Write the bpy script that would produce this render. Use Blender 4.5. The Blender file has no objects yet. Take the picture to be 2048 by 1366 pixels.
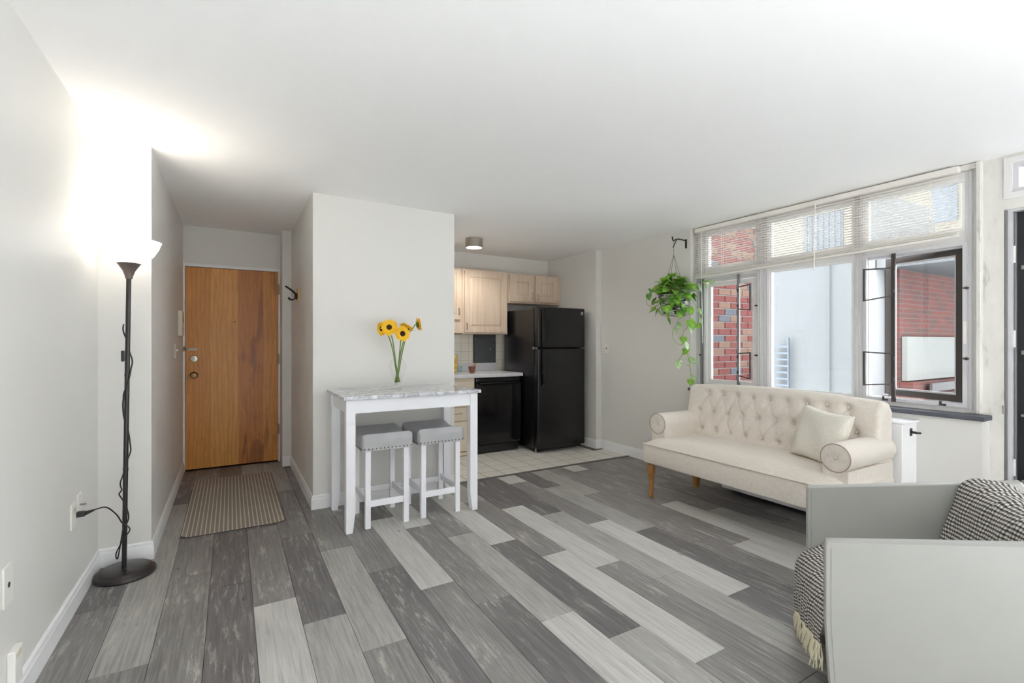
import bpy, bmesh, math, random
from mathutils import Vector, Matrix, Euler
random.seed(7)
PI = math.pi
S = bpy.context.scene
COL = S.collection

# ------------------------------------------------------------------ camera
cam_d = bpy.data.cameras.new('camera'); cam = bpy.data.objects.new('camera', cam_d); COL.objects.link(cam)
cam_d.sensor_width = 36.0; cam_d.lens = 966.0 / 2048 * 36.0; cam_d.clip_start = 0.05
YAW = math.atan(563 / 966.0)
cam.location = (0, 0, 1.285); cam.rotation_euler = (PI / 2, 0, -YAW)
S.camera = cam
# ------------------------------------------------------------------ sky, sun, exposure
w = bpy.data.worlds.new('world'); S.world = w; w.use_nodes = True
bg = w.node_tree.nodes['Background']; bg.inputs[0].default_value = (0.93, 0.97, 1.0, 1); bg.inputs[1].default_value = 2.2
sun_d = bpy.data.lights.new('sun', 'SUN'); sun_d.energy = 0.5; sun_d.angle = 0.02; sun_d.color = (1, 0.96, 0.9)
sun = bpy.data.objects.new('sun', sun_d); COL.objects.link(sun)
sun.rotation_euler = Vector((0.62, 0.12, -0.8)).to_track_quat('-Z', 'Y').to_euler()
S.view_settings.view_transform = 'Standard'; S.view_settings.look = 'None'; S.view_settings.gamma = 1.0
S.view_settings.use_curve_mapping = False
S.cycles.max_bounces = 16; S.cycles.diffuse_bounces = 10; S.cycles.glossy_bounces = 4; S.cycles.transparent_max_bounces = 16
S.view_settings.exposure = 2.52

# ------------------------------------------------------------------ material helpers
def srgb(r, g, b):
    f = lambda c: c / 12.92 if c <= 0.04045 else ((c + 0.055) / 1.055) ** 2.4
    return (f(r / 255.0), f(g / 255.0), f(b / 255.0), 1)
class G:
    def __init__(s, name):
        s.m = bpy.data.materials.new(name); s.m.use_nodes = True; s.t = s.m.node_tree
        s.b = s.t.nodes['Principled BSDF']; s.out = s.t.nodes['Material Output']
    def n(s, ty, props=None, **inp):
        o = s.t.nodes.new('ShaderNode' + ty)
        for k, v in (props or {}).items(): setattr(o, k, v)
        for k, v in inp.items():
            i = o.inputs[int(k[1:])] if k[0] == '_' and k[1:].isdigit() else o.inputs[k.replace('_', ' ')]
            s.set(i, v)
        return o
    def set(s, i, v):
        if isinstance(v, bpy.types.NodeSocket): s.t.links.new(v, i)
        else: i.default_value = v
    def p(s, **k):
        for a, v in k.items(): s.set(s.b.inputs[a.replace('_', ' ')], v)
        return s
    def math(s, op, a, b=0.0, c=0.0):
        o = s.n('Math', {'operation': op}); s.set(o.inputs[0], a); s.set(o.inputs[1], b); s.set(o.inputs[2], c); return o.outputs[0]
    def ramp(s, fac, stops, interp='LINEAR'):
        o = s.n('ValToRGB'); r = o.color_ramp; r.interpolation = interp
        while len(r.elements) < len(stops): r.elements.new(0.5)
        for e, (q, c) in zip(r.elements, stops):
            e.position = q; e.color = c if len(c) == 4 else (*c, 1)
        s.set(o.inputs[0], fac); return o.outputs[0]
    def mix(s, fac, a, b, mode='MIX'):
        o = s.n('Mix', {'data_type': 'RGBA', 'blend_type': mode}); s.set(o.inputs[0], fac); s.set(o.inputs[6], a); s.set(o.inputs[7], b); return o.outputs[2]
    def bump(s, h, strength=0.2, dist=0.01):
        o = s.n('Bump', None, Strength=strength, Distance=dist, Height=h); s.set(s.b.inputs['Normal'], o.outputs[0])
    def pos(s): return s.n('NewGeometry').outputs['Position']
    def objc(s): return s.n('TexCoord').outputs['Object']
    def rnd(s): return s.n('ObjectInfo').outputs['Random']
    def scale(s, v, sc, off=None):
        o = s.n('Mapping', None, Scale=sc); s.set(o.inputs[0], v)
        if off is not None: s.set(o.inputs[1], off)
        return o.outputs[0]
    def noise(s, v, sc=5.0, det=3.0, rough=0.5, dist=0.0):
        o = s.n('TexNoise', None, Scale=sc, Detail=det, Roughness=rough, Distortion=dist); s.set(o.inputs['Vector'], v); return o.outputs[0]
MATS = {}
def flat(name, col, rough=0.5, metal=0.0, bump=None, var=0.0, **k):
    g = G(name); g.p(Base_Color=col, Roughness=rough, Metallic=metal)
    if var or bump: v = g.objc()
    if var:
        n = g.noise(v, 9.0, 3.0)
        d = tuple(c * (1 - var) for c in col[:3]) + (1,); l = tuple(min(1, c * (1 + var)) for c in col[:3]) + (1,)
        g.p(Base_Color=g.ramp(n, [(0.3, d), (0.7, l)]))
    if bump: g.bump(g.noise(v, bump[0], 3.0), bump[1], 0.004)
    g.p(**k); MATS[name] = g.m; return g.m

M = MATS
def mat_wall():
    g = G('wall_paint'); p = g.pos()
    n = g.noise(p, 1.2, 2.0)
    g.p(Base_Color=g.ramp(n, [(0.3, srgb(219, 217, 213)), (0.7, srgb(223, 221, 217))]), Roughness=0.42)
    g.bump(g.noise(p, 160.0, 2.0), 0.10, 0.002); M['wall'] = g.m
    g = G('ceiling_paint'); p = g.pos()
    g.p(Base_Color=srgb(248, 248, 248), Roughness=0.9)
    g.bump(g.noise(p, 120.0, 3.0), 0.25, 0.004); M['ceiling'] = g.m
    flat('trim', srgb(236, 236, 237), 0.35, var=0.02)
    g = G('old_white_paint'); p = g.pos()
    n = g.noise(g.scale(p, (6, 6, 2.0)), 3.0, 6.0, 0.65)
    g.p(Base_Color=g.ramp(n, [(0.30, srgb(186, 180, 172)), (0.42, srgb(218, 215, 209)), (0.7, srgb(226, 224, 219))]), Roughness=0.5)
    M['oldpaint'] = g.m
    flat('window_alu', srgb(206, 205, 208), 0.4, var=0.03)
    flat('window_white', srgb(228, 227, 226), 0.4, var=0.02)
    flat('bronze_frame', srgb(66, 60, 57), 0.4)
    flat('guard_metal', srgb(58, 50, 46), 0.45)
    flat('grey_metal', srgb(140, 140, 142), 0.4, 0.5)
mat_wall()
def mat_plank(name, base, dark, light, amt):
    g = G(name); p = g.pos(); r = g.rnd()
    off = g.n('CombineXYZ', None, X=g.math('MULTIPLY', r, 37.0), Y=g.math('MULTIPLY', r, 91.0), Z=0.0).outputs[0]
    v = g.n('VectorMath', {'operation': 'ADD'}, _0=p, _1=off).outputs[0]
    fine = g.noise(g.scale(v, (95.0, 3.2, 1.0)), 1.0, 5.0, 0.6, 0.3)
    big = g.noise(g.scale(v, (7.0, 1.6, 1.0)), 1.0, 4.0, 0.6, 0.6)
    col = g.ramp(fine, [(0.25, dark), (0.5, base), (0.8, light)])
    blotch = g.ramp(big, [(0.45, (0, 0, 0, 1)), (0.72, (1, 1, 1, 1))])
    wear = g.noise(g.scale(v, (36.0, 4.5, 1.0)), 1.0, 6.0, 0.75, 0.4)
    wm = g.math('MULTIPLY', g.ramp(wear, [(0.53, (0, 0, 0, 1)), (0.60, (1, 1, 1, 1))]), g.ramp(big, [(0.40, (0, 0, 0, 1)), (0.62, (1, 1, 1, 1))]))
    col = g.mix(g.math('MULTIPLY', blotch, 0.35), col, light)
    col = g.mix(g.math('MULTIPLY', wm, amt), col, srgb(196, 192, 184))
    knot = g.n('TexVoronoi', None, Scale=1.0); g.set(knot.inputs['Vector'], g.scale(v, (7.0, 2.2, 1.0)))
    kn = g.ramp(knot.outputs['Distance'], [(0.03, (1, 1, 1, 1)), (0.07, (0, 0, 0, 1))])
    col = g.mix(g.math('MULTIPLY', kn, 0.55), col, srgb(70, 66, 62))
    g.p(Base_Color=col, Roughness=g.math('MULTIPLY_ADD', fine, 0.2, 0.36))
    g.bump(fine, 0.18, 0.002); M[name] = g.m
mat_plank('plank_W', srgb(186, 184, 180), srgb(152, 150, 146), srgb(208, 206, 202), 0.4)
mat_plank('plank_L', srgb(156, 154, 150), srgb(126, 124, 121), srgb(184, 182, 177), 0.5)
mat_plank('plank_M', srgb(126, 123, 122), srgb(98, 95, 95), srgb(158, 155, 151), 0.6)
mat_plank('plank_D', srgb(105, 102, 103), srgb(82, 79, 81), srgb(132, 129, 127), 0.6)
flat('floor_base', srgb(60, 57, 55), 0.8)
flat('floor_tile', srgb(218, 214, 206), 0.35, var=0.03)
flat('grout', srgb(112, 106, 98), 0.9)
flat('wall_tile', srgb(226, 222, 212), 0.15, var=0.02)
flat('transition', srgb(98, 94, 92), 0.5)

def mat_door():
    g = G('door_wood'); p = g.pos(); x = g.n('SeparateXYZ', None, Vector=p).outputs[0]
    strip = g.ramp(g.math('MULTIPLY_ADD', x, 1.0, 0.5), [(0.0, srgb(218, 146, 66)), (0.325, srgb(230, 162, 78)), (0.567, srgb(194, 116, 54)), (0.80, srgb(216, 144, 66))], 'CONSTANT')
    gr = g.noise(g.scale(p, (9.0, 9.0, 0.9)), 3.0, 5.0, 0.6, 2.2)
    wv = g.n('TexWave', {'wave_type': 'BANDS', 'bands_direction': 'X'}, Scale=5.0, Distortion=9.0, Detail=3.0, Detail_Scale=0.7)
    g.set(wv.inputs['Vector'], g.scale(p, (1.6, 1.0, 0.35)))
    c = g.mix(0.32, strip, g.ramp(gr, [(0.3, srgb(140, 78, 26)), (0.7, srgb(226, 160, 80))]))
    c = g.mix(g.math('MULTIPLY', g.ramp(wv.outputs[0], [(0.45, (0, 0, 0, 1)), (0.9, (1, 1, 1, 1))]), 0.14), c, srgb(112, 60, 26))
    st = g.noise(g.scale(p, (7.0, 1.0, 1.3), (3.2, 0, 0.4)), 1.0, 3.0, 0.5, 0.8)
    zone = g.math('MULTIPLY', g.math('GREATER_THAN', x, 0.067), g.ramp(st, [(0.53, (0, 0, 0, 1)), (0.60, (1, 1, 1, 1))]))
    c = g.mix(g.math('MULTIPLY', zone, 0.42), c, srgb(92, 48, 24))
    g.p(Base_Color=c, Roughness=0.38); M['door_wood'] = g.m
mat_door()
flat('nickel', srgb(176, 170, 160), 0.3, 0.9)
flat('chrome', srgb(215, 216, 218), 0.12, 1.0)
flat('brass_dark', srgb(126, 104, 72), 0.35, 0.9)
flat('white_plastic', srgb(232, 230, 224), 0.4)
flat('beige_plastic', srgb(214, 204, 184), 0.5)
flat('black_iron', srgb(34, 30, 29), 0.5)
flat('black_cord', srgb(38, 37, 38), 0.5)
flat('lamp_black', srgb(52, 48, 48), 0.28, 0.3)
flat('lamp_grey', srgb(108, 98, 92), 0.4, 0.4)
flat('pine', srgb(206, 164, 104), 0.5, var=0.06)
def mat_emit(name, col, e, s, rough=0.4):
    g = G(name); g.p(Base_Color=col, Roughness=rough, Emission_Color=e, Emission_Strength=s); M[name] = g.m
mat_emit('lamp_glass', srgb(250, 246, 238), (1.0, 0.94, 0.85, 1), 0.45)
mat_emit('downlight_lens', (1, 1, 1, 1), (1.0, 0.97, 0.92, 1), 2.0)
mat_emit('bulb_glass', (1, 1, 1, 1), (1.0, 0.95, 0.88, 1), 0.8)
def mat_mat():
    g = G('doormat'); p = g.objc(); x = g.n('SeparateXYZ', None, Vector=p).outputs[0]
    f = g.math('FRACT', g.math('DIVIDE', g.math('ADD', x, 5.0), 0.0262))
    st = g.ramp(f, [(0.0, (1, 1, 1, 1)), (0.22, (1, 1, 1, 1)), (0.32, (0, 0, 0, 1)), (0.92, (0, 0, 0, 1))])
    n = g.noise(p, 260.0, 2.0)
    c = g.mix(st, g.ramp(n, [(0.35, srgb(122, 110, 98)), (0.65, srgb(160, 148, 136))]), g.ramp(n, [(0.3, srgb(184, 174, 160)), (0.7, srgb(212, 203, 190))]))
    g.p(Base_Color=c, Roughness=0.95); g.bump(g.math('ADD', n, st), 0.4, 0.003); M['mat'] = g.m
mat_mat()
flat('mat_edge', srgb(60, 54, 48), 0.8)
def mat_appliance():
    g = G('fridge_black'); p = g.objc(); n = g.noise(p, 210.0, 2.0, 0.5)
    g.p(Base_Color=srgb(17, 17, 19), Roughness=0.27); g.bump(n, 0.22, 0.003); M['fridge'] = g.m
    flat('gloss_black', srgb(16, 16, 18), 0.12)
    flat('satin_black', srgb(24, 24, 26), 0.35)
    flat('panel_grey', srgb(74, 78, 80), 0.5, var=0.04)
mat_appliance()
def mat_cab():
    g = G('pickled_wood'); p = g.pos()
    n = g.noise(g.scale(p, (55.0, 55.0, 2.5)), 1.0, 4.0, 0.6, 0.4)
    g.p(Base_Color=g.ramp(n, [(0.3, srgb(200, 178, 156)), (0.7, srgb(219, 200, 180))]), Roughness=0.33); M['cab'] = g.m
    g = G('cream_cabinet'); g.p(Base_Color=srgb(220, 208, 186), Roughness=0.4); M['cream'] = g.m
    g = G('laminate'); p = g.pos(); n = g.noise(p, 120.0, 3.0)
    g.p(Base_Color=g.ramp(n, [(0.35, srgb(200, 199, 204)), (0.65, srgb(222, 221, 225))]), Roughness=0.22); M['laminate'] = g.m
    g = G('marble'); p = g.objc()
    d = g.noise(p, 5.0, 5.0, 0.6, 0.0)
    v2 = g.n('VectorMath', {'operation': 'ADD'}, _0=g.scale(p, (9.0, 9.0, 9.0)), _1=g.n('CombineXYZ', None, X=g.math('MULTIPLY', d, 5.0), Y=g.math('MULTIPLY', d, 3.0), Z=0.0).outputs[0]).outputs[0]
    a = g.noise(v2, 1.0, 5.0, 0.6)
    vein = g.math('ABSOLUTE', g.math('SUBTRACT', a, 0.5))
    c = g.ramp(vein, [(0.0, srgb(160, 162, 170)), (0.045, srgb(208, 209, 214)), (0.16, srgb(229, 229, 231))])
    g.p(Base_Color=c, Roughness=0.12); M['marble'] = g.m
mat_cab()
flat('table_white', srgb(236, 236, 240), 0.35)
g_ = flat('stool_vinyl', srgb(172, 172, 174), 0.42, bump=(180.0, 0.12), var=0.05)
flat('nailhead', srgb(120, 112, 104), 0.25, 1.0)
def mat_linen(name, a, b, sc=420.0):
    g = G(name); p = g.objc()
    wx = g.noise(g.scale(p, (sc, sc * 0.06, sc)), 1.0, 2.0); wy = g.noise(g.scale(p, (sc * 0.5, sc, sc * 0.06)), 1.0, 2.0)
    n = g.math('MULTIPLY_ADD', g.math('ADD', wx, wy), 0.5, 0.0)
    g.p(Base_Color=g.ramp(n, [(0.36, a), (0.64, b)]), Roughness=0.9, Sheen_Weight=0.15); g.bump(n, 0.25, 0.002); M[name] = g.m
mat_linen('linen', srgb(208, 199, 189), srgb(227, 219, 209))
mat_linen('cushion_cloth', srgb(206, 201, 188), srgb(226, 222, 211))
flat('seam', srgb(170, 152, 138), 0.9)
def mat_legwood():
    g = G('turned_oak'); p = g.objc(); n = g.noise(g.scale(p, (60.0, 60.0, 6.0)), 1.0, 3.0)
    g.p(Base_Color=g.ramp(n, [(0.3, srgb(138, 92, 44)), (0.7, srgb(172, 122, 64))]), Roughness=0.4); M['oak'] = g.m
mat_legwood()
flat('white_leather', srgb(166, 166, 161), 0.38, bump=(300.0, 0.06), var=0.012)
flat('dark_lining', srgb(60, 60, 70), 0.8)
def mat_throw():
    g = G('checked_throw'); uv = g.n('UVMap').outputs[0]
    s = g.n('SeparateXYZ', None, Vector=uv); n = g.noise(g.scale(uv, (60.0, 60.0, 1)), 1.0, 3.0)
    wob = g.math('MULTIPLY_ADD', n, 0.35, -0.17)
    fu = g.math('FRACT', g.math('ADD', g.math('MULTIPLY', s.outputs[0], 72.0), wob)); fv = g.math('FRACT', g.math('ADD', g.math('MULTIPLY', s.outputs[1], 72.0), wob))
    su = g.ramp(fu, [(0.0, (0, 0, 0, 1)), (0.08, (1, 1, 1, 1)), (0.46, (1, 1, 1, 1)), (0.54, (0, 0, 0, 1))]); sv = g.ramp(fv, [(0.0, (0, 0, 0, 1)), (0.08, (1, 1, 1, 1)), (0.46, (1, 1, 1, 1)), (0.54, (0, 0, 0, 1))])
    t = g.math('ADD', g.math('MULTIPLY', su, 0.36), g.math('MULTIPLY', sv, 0.64))
    c = g.ramp(t, [(0.0, srgb(216, 212, 204)), (0.36, srgb(150, 146, 140)), (0.64, srgb(92, 89, 87)), (1.0, srgb(46, 44, 44))])
    g.p(Base_Color=c, Roughness=0.95); g.bump(n, 0.5, 0.004); M['throw'] = g.m
mat_throw()
flat('fringe', srgb(226, 219, 192), 0.9)
def mat_leaf(name, a, b):
    g = G(name); p = g.objc(); n = g.noise(p, 45.0, 3.0, 0.6, 1.0)
    c = g.ramp(n, [(0.42, a), (0.62, b)])
    g.p(Base_Color=c, Roughness=0.35, Subsurface_Weight=0.0)
    tr = g.n('BsdfTranslucent', None, Color=c); mx = g.n('MixShader', None, _0=0.3, _1=g.b.outputs[0], _2=tr.outputs[0])
    g.t.links.new(mx.outputs[0], g.out.inputs[0]); M[name] = g.m
mat_leaf('leaf_green', srgb(122, 180, 58), srgb(176, 218, 104))
mat_leaf('leaf_dark', srgb(78, 128, 50), srgb(122, 172, 78))
mat_leaf('leaf_pale', srgb(150, 198, 110), srgb(232, 240, 222))
flat('vine', srgb(148, 158, 92), 0.6)
def mat_pot():
    g = G('woven_pot'); p = g.objc(); n = g.noise(g.scale(p, (14.0, 14.0, 60.0)), 1.0, 3.0, 0.6, 0.8)
    g.p(Base_Color=g.ramp(n, [(0.44, srgb(30, 29, 31)), (0.54, srgb(206, 206, 204))]), Roughness=0.7); g.bump(n, 0.5, 0.01); M['pot'] = g.m
mat_pot()
flat('soil', srgb(50, 38, 28), 0.95)
flat('petal', srgb(252, 200, 30), 0.6, var=0.08)
flat('disc', srgb(58, 30, 18), 0.9, bump=(300.0, 0.5))
flat('stem', srgb(112, 140, 62), 0.6)
flat('sepal', srgb(92, 120, 46), 0.6)
flat('lemon', srgb(240, 192, 40), 0.45, bump=(160.0, 0.15))
flat('mortar_wood', srgb(122, 78, 58), 0.5, var=0.1)
flat('pestle_wood', srgb(176, 138, 112), 0.5)
def mat_glass(name, tint=(1, 1, 1, 1), ior=1.45, gl=0.03):
    g = G(name); t = g.t
    tr = g.n('BsdfTransparent', None, Color=tint); gs = g.n('BsdfGlossy', None, Roughness=gl)
    fr = g.n('Fresnel', None, IOR=ior); mx = g.n('MixShader', None, _0=fr.outputs[0], _1=tr.outputs[0], _2=gs.outputs[0])
    t.links.new(mx.outputs[0], g.out.inputs[0]); M[name] = g.m
mat_glass('pane_glass', (0.70, 0.71, 0.715, 1), 1.3)
mat_glass('clear_glass', (0.97, 0.98, 0.985, 1), 1.4)
def mat_thin(name, tint, lo, hi):
    g = G(name); lw = g.n('LayerWeight', None, Blend=0.35)
    tr = g.n('BsdfTransparent', None, Color=tint); gs = g.n('BsdfGlossy', None, Roughness=0.04)
    f = g.math('MULTIPLY_ADD', lw.outputs[1], hi - lo, lo); mx = g.n('MixShader', None, _0=f, _1=tr.outputs[0], _2=gs.outputs[0])
    g.t.links.new(mx.outputs[0], g.out.inputs[0]); M[name] = g.m
mat_thin('vase_glass', (0.985, 0.99, 0.99, 1), .02, .22)
mat_thin('jar_glass', (0.96, 0.97, 0.96, 1), .03, .3)
mat_thin('tumbler_glass', (0.86, 0.94, 0.95, 1), .04, .3)
flat('slate', srgb(82, 84, 94), 0.55, var=0.06)
flat('blind_white', srgb(238, 234, 228), 0.5)
flat('steel_door', srgb(28, 29, 34), 0.38, var=0.1)
flat('concrete', srgb(96, 98, 100), 0.9, var=0.05)
flat('stucco', srgb(106, 108, 109), 0.9, var=0.03)
flat('pale_panel', srgb(142, 142, 138), 0.9, var=0.03)
flat('beige_panel', srgb(124, 120, 110), 0.9, var=0.03)
flat('dark_window', srgb(90, 100, 112), 0.2)
flat('mortar_joint', srgb(128, 123, 121), 0.95, var=0.05)
def mat_bricks():
    for k, (a, b) in {'brick_red': ((84, 38, 35), (106, 52, 47)), 'brick_brown': ((96, 70, 58), (110, 84, 70)), 'brick_grey': ((66, 68, 74), (82, 84, 90))}.items():
        g = G(k); p = g.pos(); n = g.noise(p, 30.0, 4.0, 0.6); g.p(Base_Color=g.ramp(n, [(0.3, srgb(*a)), (0.7, srgb(*b))]), Roughness=0.9); M[k] = g.m
    g = G('far_brick'); p = g.pos(); s = g.n('SeparateXYZ', None, Vector=p)
    br = g.n('TexBrick', None, Color1=srgb(112, 60, 52), Color2=srgb(88, 62, 58), Mortar=srgb(98, 90, 86), Scale=1.0, Mortar_Size=0.006, Brick_Width=0.21, Row_Height=0.075)
    g.set(br.inputs['Vector'], g.n('CombineXYZ', None, X=s.outputs[0], Y=s.outputs[2], Z=0.0).outputs[0])
    g.p(Base_Color=br.outputs[0], Roughness=0.9); M['far_brick'] = g.m
mat_bricks()
flat('foliage', srgb(70, 104, 60), 0.9, var=0.3)

# ------------------------------------------------------------------ geometry helpers
W = {}
def bmn(): return bmesh.new()
def box(bm, x0, x1, y0, y1, z0, z1, r=0.0, seg=2):
    vs = [bm.verts.new((x, y, z)) for z in (z0, z1) for y in (y0, y1) for x in (x0, x1)]
    fs = [bm.faces.new([vs[i] for i in q]) for q in ((0, 2, 3, 1), (4, 5, 7, 6), (0, 1, 5, 4), (2, 6, 7, 3), (0, 4, 6, 2), (1, 3, 7, 5))]
    if r > 0:
        es = list({e for f in fs for e in f.edges})
        bmesh.ops.bevel(bm, geom=es, offset=r, segments=seg, affect='EDGES', profile=0.5)
    return bm
def prism(bm, poly, z0, z1):
    """poly: footprint xy (ccw); z1: number or function of x"""
    f = z1 if callable(z1) else (lambda x: z1)
    a = [bm.verts.new((x, y, z0)) for x, y in poly]; b = [bm.verts.new((x, y, f(x))) for x, y in poly]
    n = len(poly)
    bm.faces.new(a[::-1]); bm.faces.new(b)
    for i in range(n): bm.faces.new((a[i], a[(i + 1) % n], b[(i + 1) % n], b[i]))
    return bm
def lathe(bm, prof, c=(0, 0, 0), n=24, cap0=True, cap1=True, sx=1.0, sy=1.0):
    rings = []
    for r, z in prof:
        rings.append([bm.verts.new((c[0] + r * sx * math.cos(2 * PI * i / n), c[1] + r * sy * math.sin(2 * PI * i / n), c[2] + z)) for i in range(n)])
    for a, b in zip(rings, rings[1:]):
        for i in range(n): bm.faces.new((a[i], a[(i + 1) % n], b[(i + 1) % n], b[i]))
    if cap0: bm.faces.new(rings[0][::-1])
    if cap1: bm.faces.new(rings[-1])
    return bm
def tube(bm, pts, r, n=6):
    pts = [Vector(p) for p in pts]; rings = []; ref = None
    for i, p in enumerate(pts):
        t = (pts[min(i + 1, len(pts) - 1)] - pts[max(i - 1, 0)]).normalized()
        if ref is None: ref = t.orthogonal().normalized()
        ref = (ref - t * ref.dot(t))
        ref = ref.normalized() if ref.length > 1e-6 else t.orthogonal().normalized()
        b = t.cross(ref); rr = r[i] if isinstance(r, (list, tuple)) else r
        rings.append([bm.verts.new(p + (ref * math.cos(2 * PI * k / n) + b * math.sin(2 * PI * k / n)) * rr) for k in range(n)])
    for a, b in zip(rings, rings[1:]):
        for k in range(n): bm.faces.new((a[k], a[(k + 1) % n], b[(k + 1) % n], b[k]))
    bm.faces.new(rings[0][::-1]); bm.faces.new(rings[-1]); return bm
def smoothpts(pts, k=6):
    """Catmull-Rom"""
    P = [Vector(p) for p in pts]; P = [2 * P[0] - P[1]] + P + [2 * P[-1] - P[-2]]; out = []
    for i in range(1, len(P) - 2):
        for j in range(k):
            t = j / k; a, b, c, d = P[i - 1:i + 3]
            out.append(0.5 * ((2 * b) + (c - a) * t + (2 * a - 5 * b + 4 * c - d) * t * t + (3 * b - a - 3 * c + d) * t ** 3))
    out.append(P[-2]); return out
def loft(bm, secs, cap=True):
    rings = [[bm.verts.new(p) for p in s] for s in secs]; n = len(rings[0])
    for a, b in zip(rings, rings[1:]):
        for i in range(n): bm.faces.new((a[i], a[(i + 1) % n], b[(i + 1) % n], b[i]))
    if cap: bm.faces.new(rings[0][::-1]); bm.faces.new(rings[-1])
    return bm
def grid(bm, nu, nv, f, uv=False):
    V = [[bm.verts.new(f(i / nu, j / nv)) for j in range(nv + 1)] for i in range(nu + 1)]
    lay = bm.loops.layers.uv.new('UVMap') if uv else None
    for i in range(nu):
        for j in range(nv):
            q = ((i, j), (i + 1, j), (i + 1, j + 1), (i, j + 1)); fc = bm.faces.new([V[a][b] for a, b in q])
            if uv:
                for l, (a, b) in zip(fc.loops, q): l[lay].uv = uv(a / nu, b / nv)
    return V
def frame(bm, axis, a0, a1, b0, b1, c0, c1, t):
    """rectangular picture-frame. axis 'x': plane spans y(a) z(b), thickness x(c); 'y': spans x(a) z(b), thickness y(c)"""
    def bx(p0, p1, q0, q1):
        if axis == 'x': box(bm, c0, c1, p0, p1, q0, q1)
        else: box(bm, p0, p1, c0, c1, q0, q1)
    bx(a0, a0 + t, b0, b1); bx(a1 - t, a1, b0, b1); bx(a0 + t, a1 - t, b0, b0 + t); bx(a0 + t, a1 - t, b1 - t, b1)
    return bm
def obj(name, bm, mat, parent=None, smooth=False, solid=0.0, rec=True):
    if isinstance(bm, bmesh.types.BMesh):
        bmesh.ops.recalc_face_normals(bm, faces=bm.faces) if rec else None
        me = bpy.data.meshes.new(name); bm.to_mesh(me); bm.free()
    else: me = bm
    xs = [v.co for v in me.vertices]
    c = Vector([(min(v[i] for v in xs) + max(v[i] for v in xs)) / 2 for i in range(3)])
    me.transform(Matrix.Translation(-c))
    if mat: me.materials.append(M[mat])
    if smooth is True: me.polygons.foreach_set('use_smooth', [True] * len(me.polygons))
    elif smooth: me.polygons.foreach_set('use_smooth', [True] * len(me.polygons)); me.set_sharp_from_angle(angle=math.radians(smooth))
    o = bpy.data.objects.new(name, me); COL.objects.link(o); W[o] = c
    if parent is not None: o.parent = parent; o.location = c - W[parent]
    else: o.location = c
    if solid:
        md = o.modifiers.new('thickness', 'SOLIDIFY'); md.thickness = solid; md.offset = 0
    return o
def tag(o, label, cat, group=None, kind=None):
    o['label'] = label; o['category'] = cat
    if group: o['group'] = group
    if kind: o['kind'] = kind
    return o
def thing(name, label, cat, loc, group=None):
    o = bpy.data.objects.new(name, None); COL.objects.link(o); o.location = loc; o.empty_display_size = 0.05; W[o] = Vector(loc)
    return tag(o, label, cat, group)
def struct(name, bm, mat, label=None, parent=None, **k):
    o = obj(name, bm, mat, parent, **k)
    if parent is None:
        o['kind'] = 'structure'
        if label: o['label'] = label
    return o
def structroot(name, loc, label=None):
    o = bpy.data.objects.new(name, None); COL.objects.link(o); o.location = loc; o.empty_display_size = 0.05; W[o] = Vector(loc); o['kind'] = 'structure'
    if label: o['label'] = label
    return o
def share(name, src, loc, parent, mat=None):
    """a copy of src (shared mesh) with its centre at world loc"""
    o = src.copy(); o.name = name; COL.objects.link(o); W[o] = Vector(loc); o.parent = parent; o.location = Vector(loc) - (W[parent] if parent else Vector())
    return o

def zc(x): return 2.44 - 0.0122 * (x + 0.65)
def zw(x): return zc(x) + 0.02
YB = -2.4      # how far the room is built behind the camera
XL, XR = -0.65, 3.87
# ------------------------------------------------------------------ the setting
struct('ceiling', loft(bmn(), [[(XL - .12, YB, zc(XL - .12)), (4.12, YB, zc(4.12)), (4.12, 5.9, zc(4.12)), (XL - .12, 5.9, zc(XL - .12))], [(XL - .12, YB, 2.6), (4.12, YB, 2.6), (4.12, 5.9, 2.6), (XL - .12, 5.9, 2.6)]]), 'ceiling', 'smooth white painted ceiling')
wall_left = struct('wall_left', prism(bmn(), [(XL - .1, YB), (XL, YB), (XL, 3.55), (XL - .1, 3.55)], 0, zw), 'wall', 'off-white painted wall beside the floor lamp')
struct('wall_hall_left', prism(bmn(), [(XL - .1, 3.55), (-.405, 3.55), (-.405, 5.87), (XL - .1, 5.87)], 0, zw), 'wall', 'off-white wall corner leading into the entry hall')
bm = bmn(); box(bm, -.405, .46, 5.75, 5.87, 2.06, 2.46); box(bm, -.405, -.393, 5.75, 5.87, 0, 2.06); box(bm, .447, .46, 5.75, 5.87, 0, 2.06)
struct('wall_entry', bm, 'wall', 'off-white wall above the wooden entry door')
struct('wall_corridor', box(bmn(), -.8, 1.0, 5.872, 5.95, -.08, 2.6), 'dark_lining', 'dark corridor side behind the entry door')
struct('wall_closet', prism(bmn(), [(.545, 3.96), (1.715, 3.96), (1.715, 5.87), (.46, 5.87), (.46, 5.48), (.545, 5.48)], 0, zw), 'wall', 'off-white wall block behind the bar table')
wall_kb = struct('wall_kitchen_back', prism(bmn(), [(1.715, 5.52), (3.79, 5.52), (3.79, 5.87), (1.715, 5.87)], 0, zw), 'wall', 'kitchen back wall above the cabinets')
struct('wall_right', prism(bmn(), [(3.79, 4.5), (XR, 4.5), (XR, 3.186), (4.12, 3.186), (4.12, 5.87), (3.79, 5.87)], 0, zw), 'wall', 'off-white wall behind the hanging plant')
struct('wall_low', prism(bmn(), [(3.85, 1.07), (4.06, 1.07), (4.06, 3.186), (3.85, 3.186)], 0, .812), 'wall', 'low off-white wall below the window')
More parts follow.
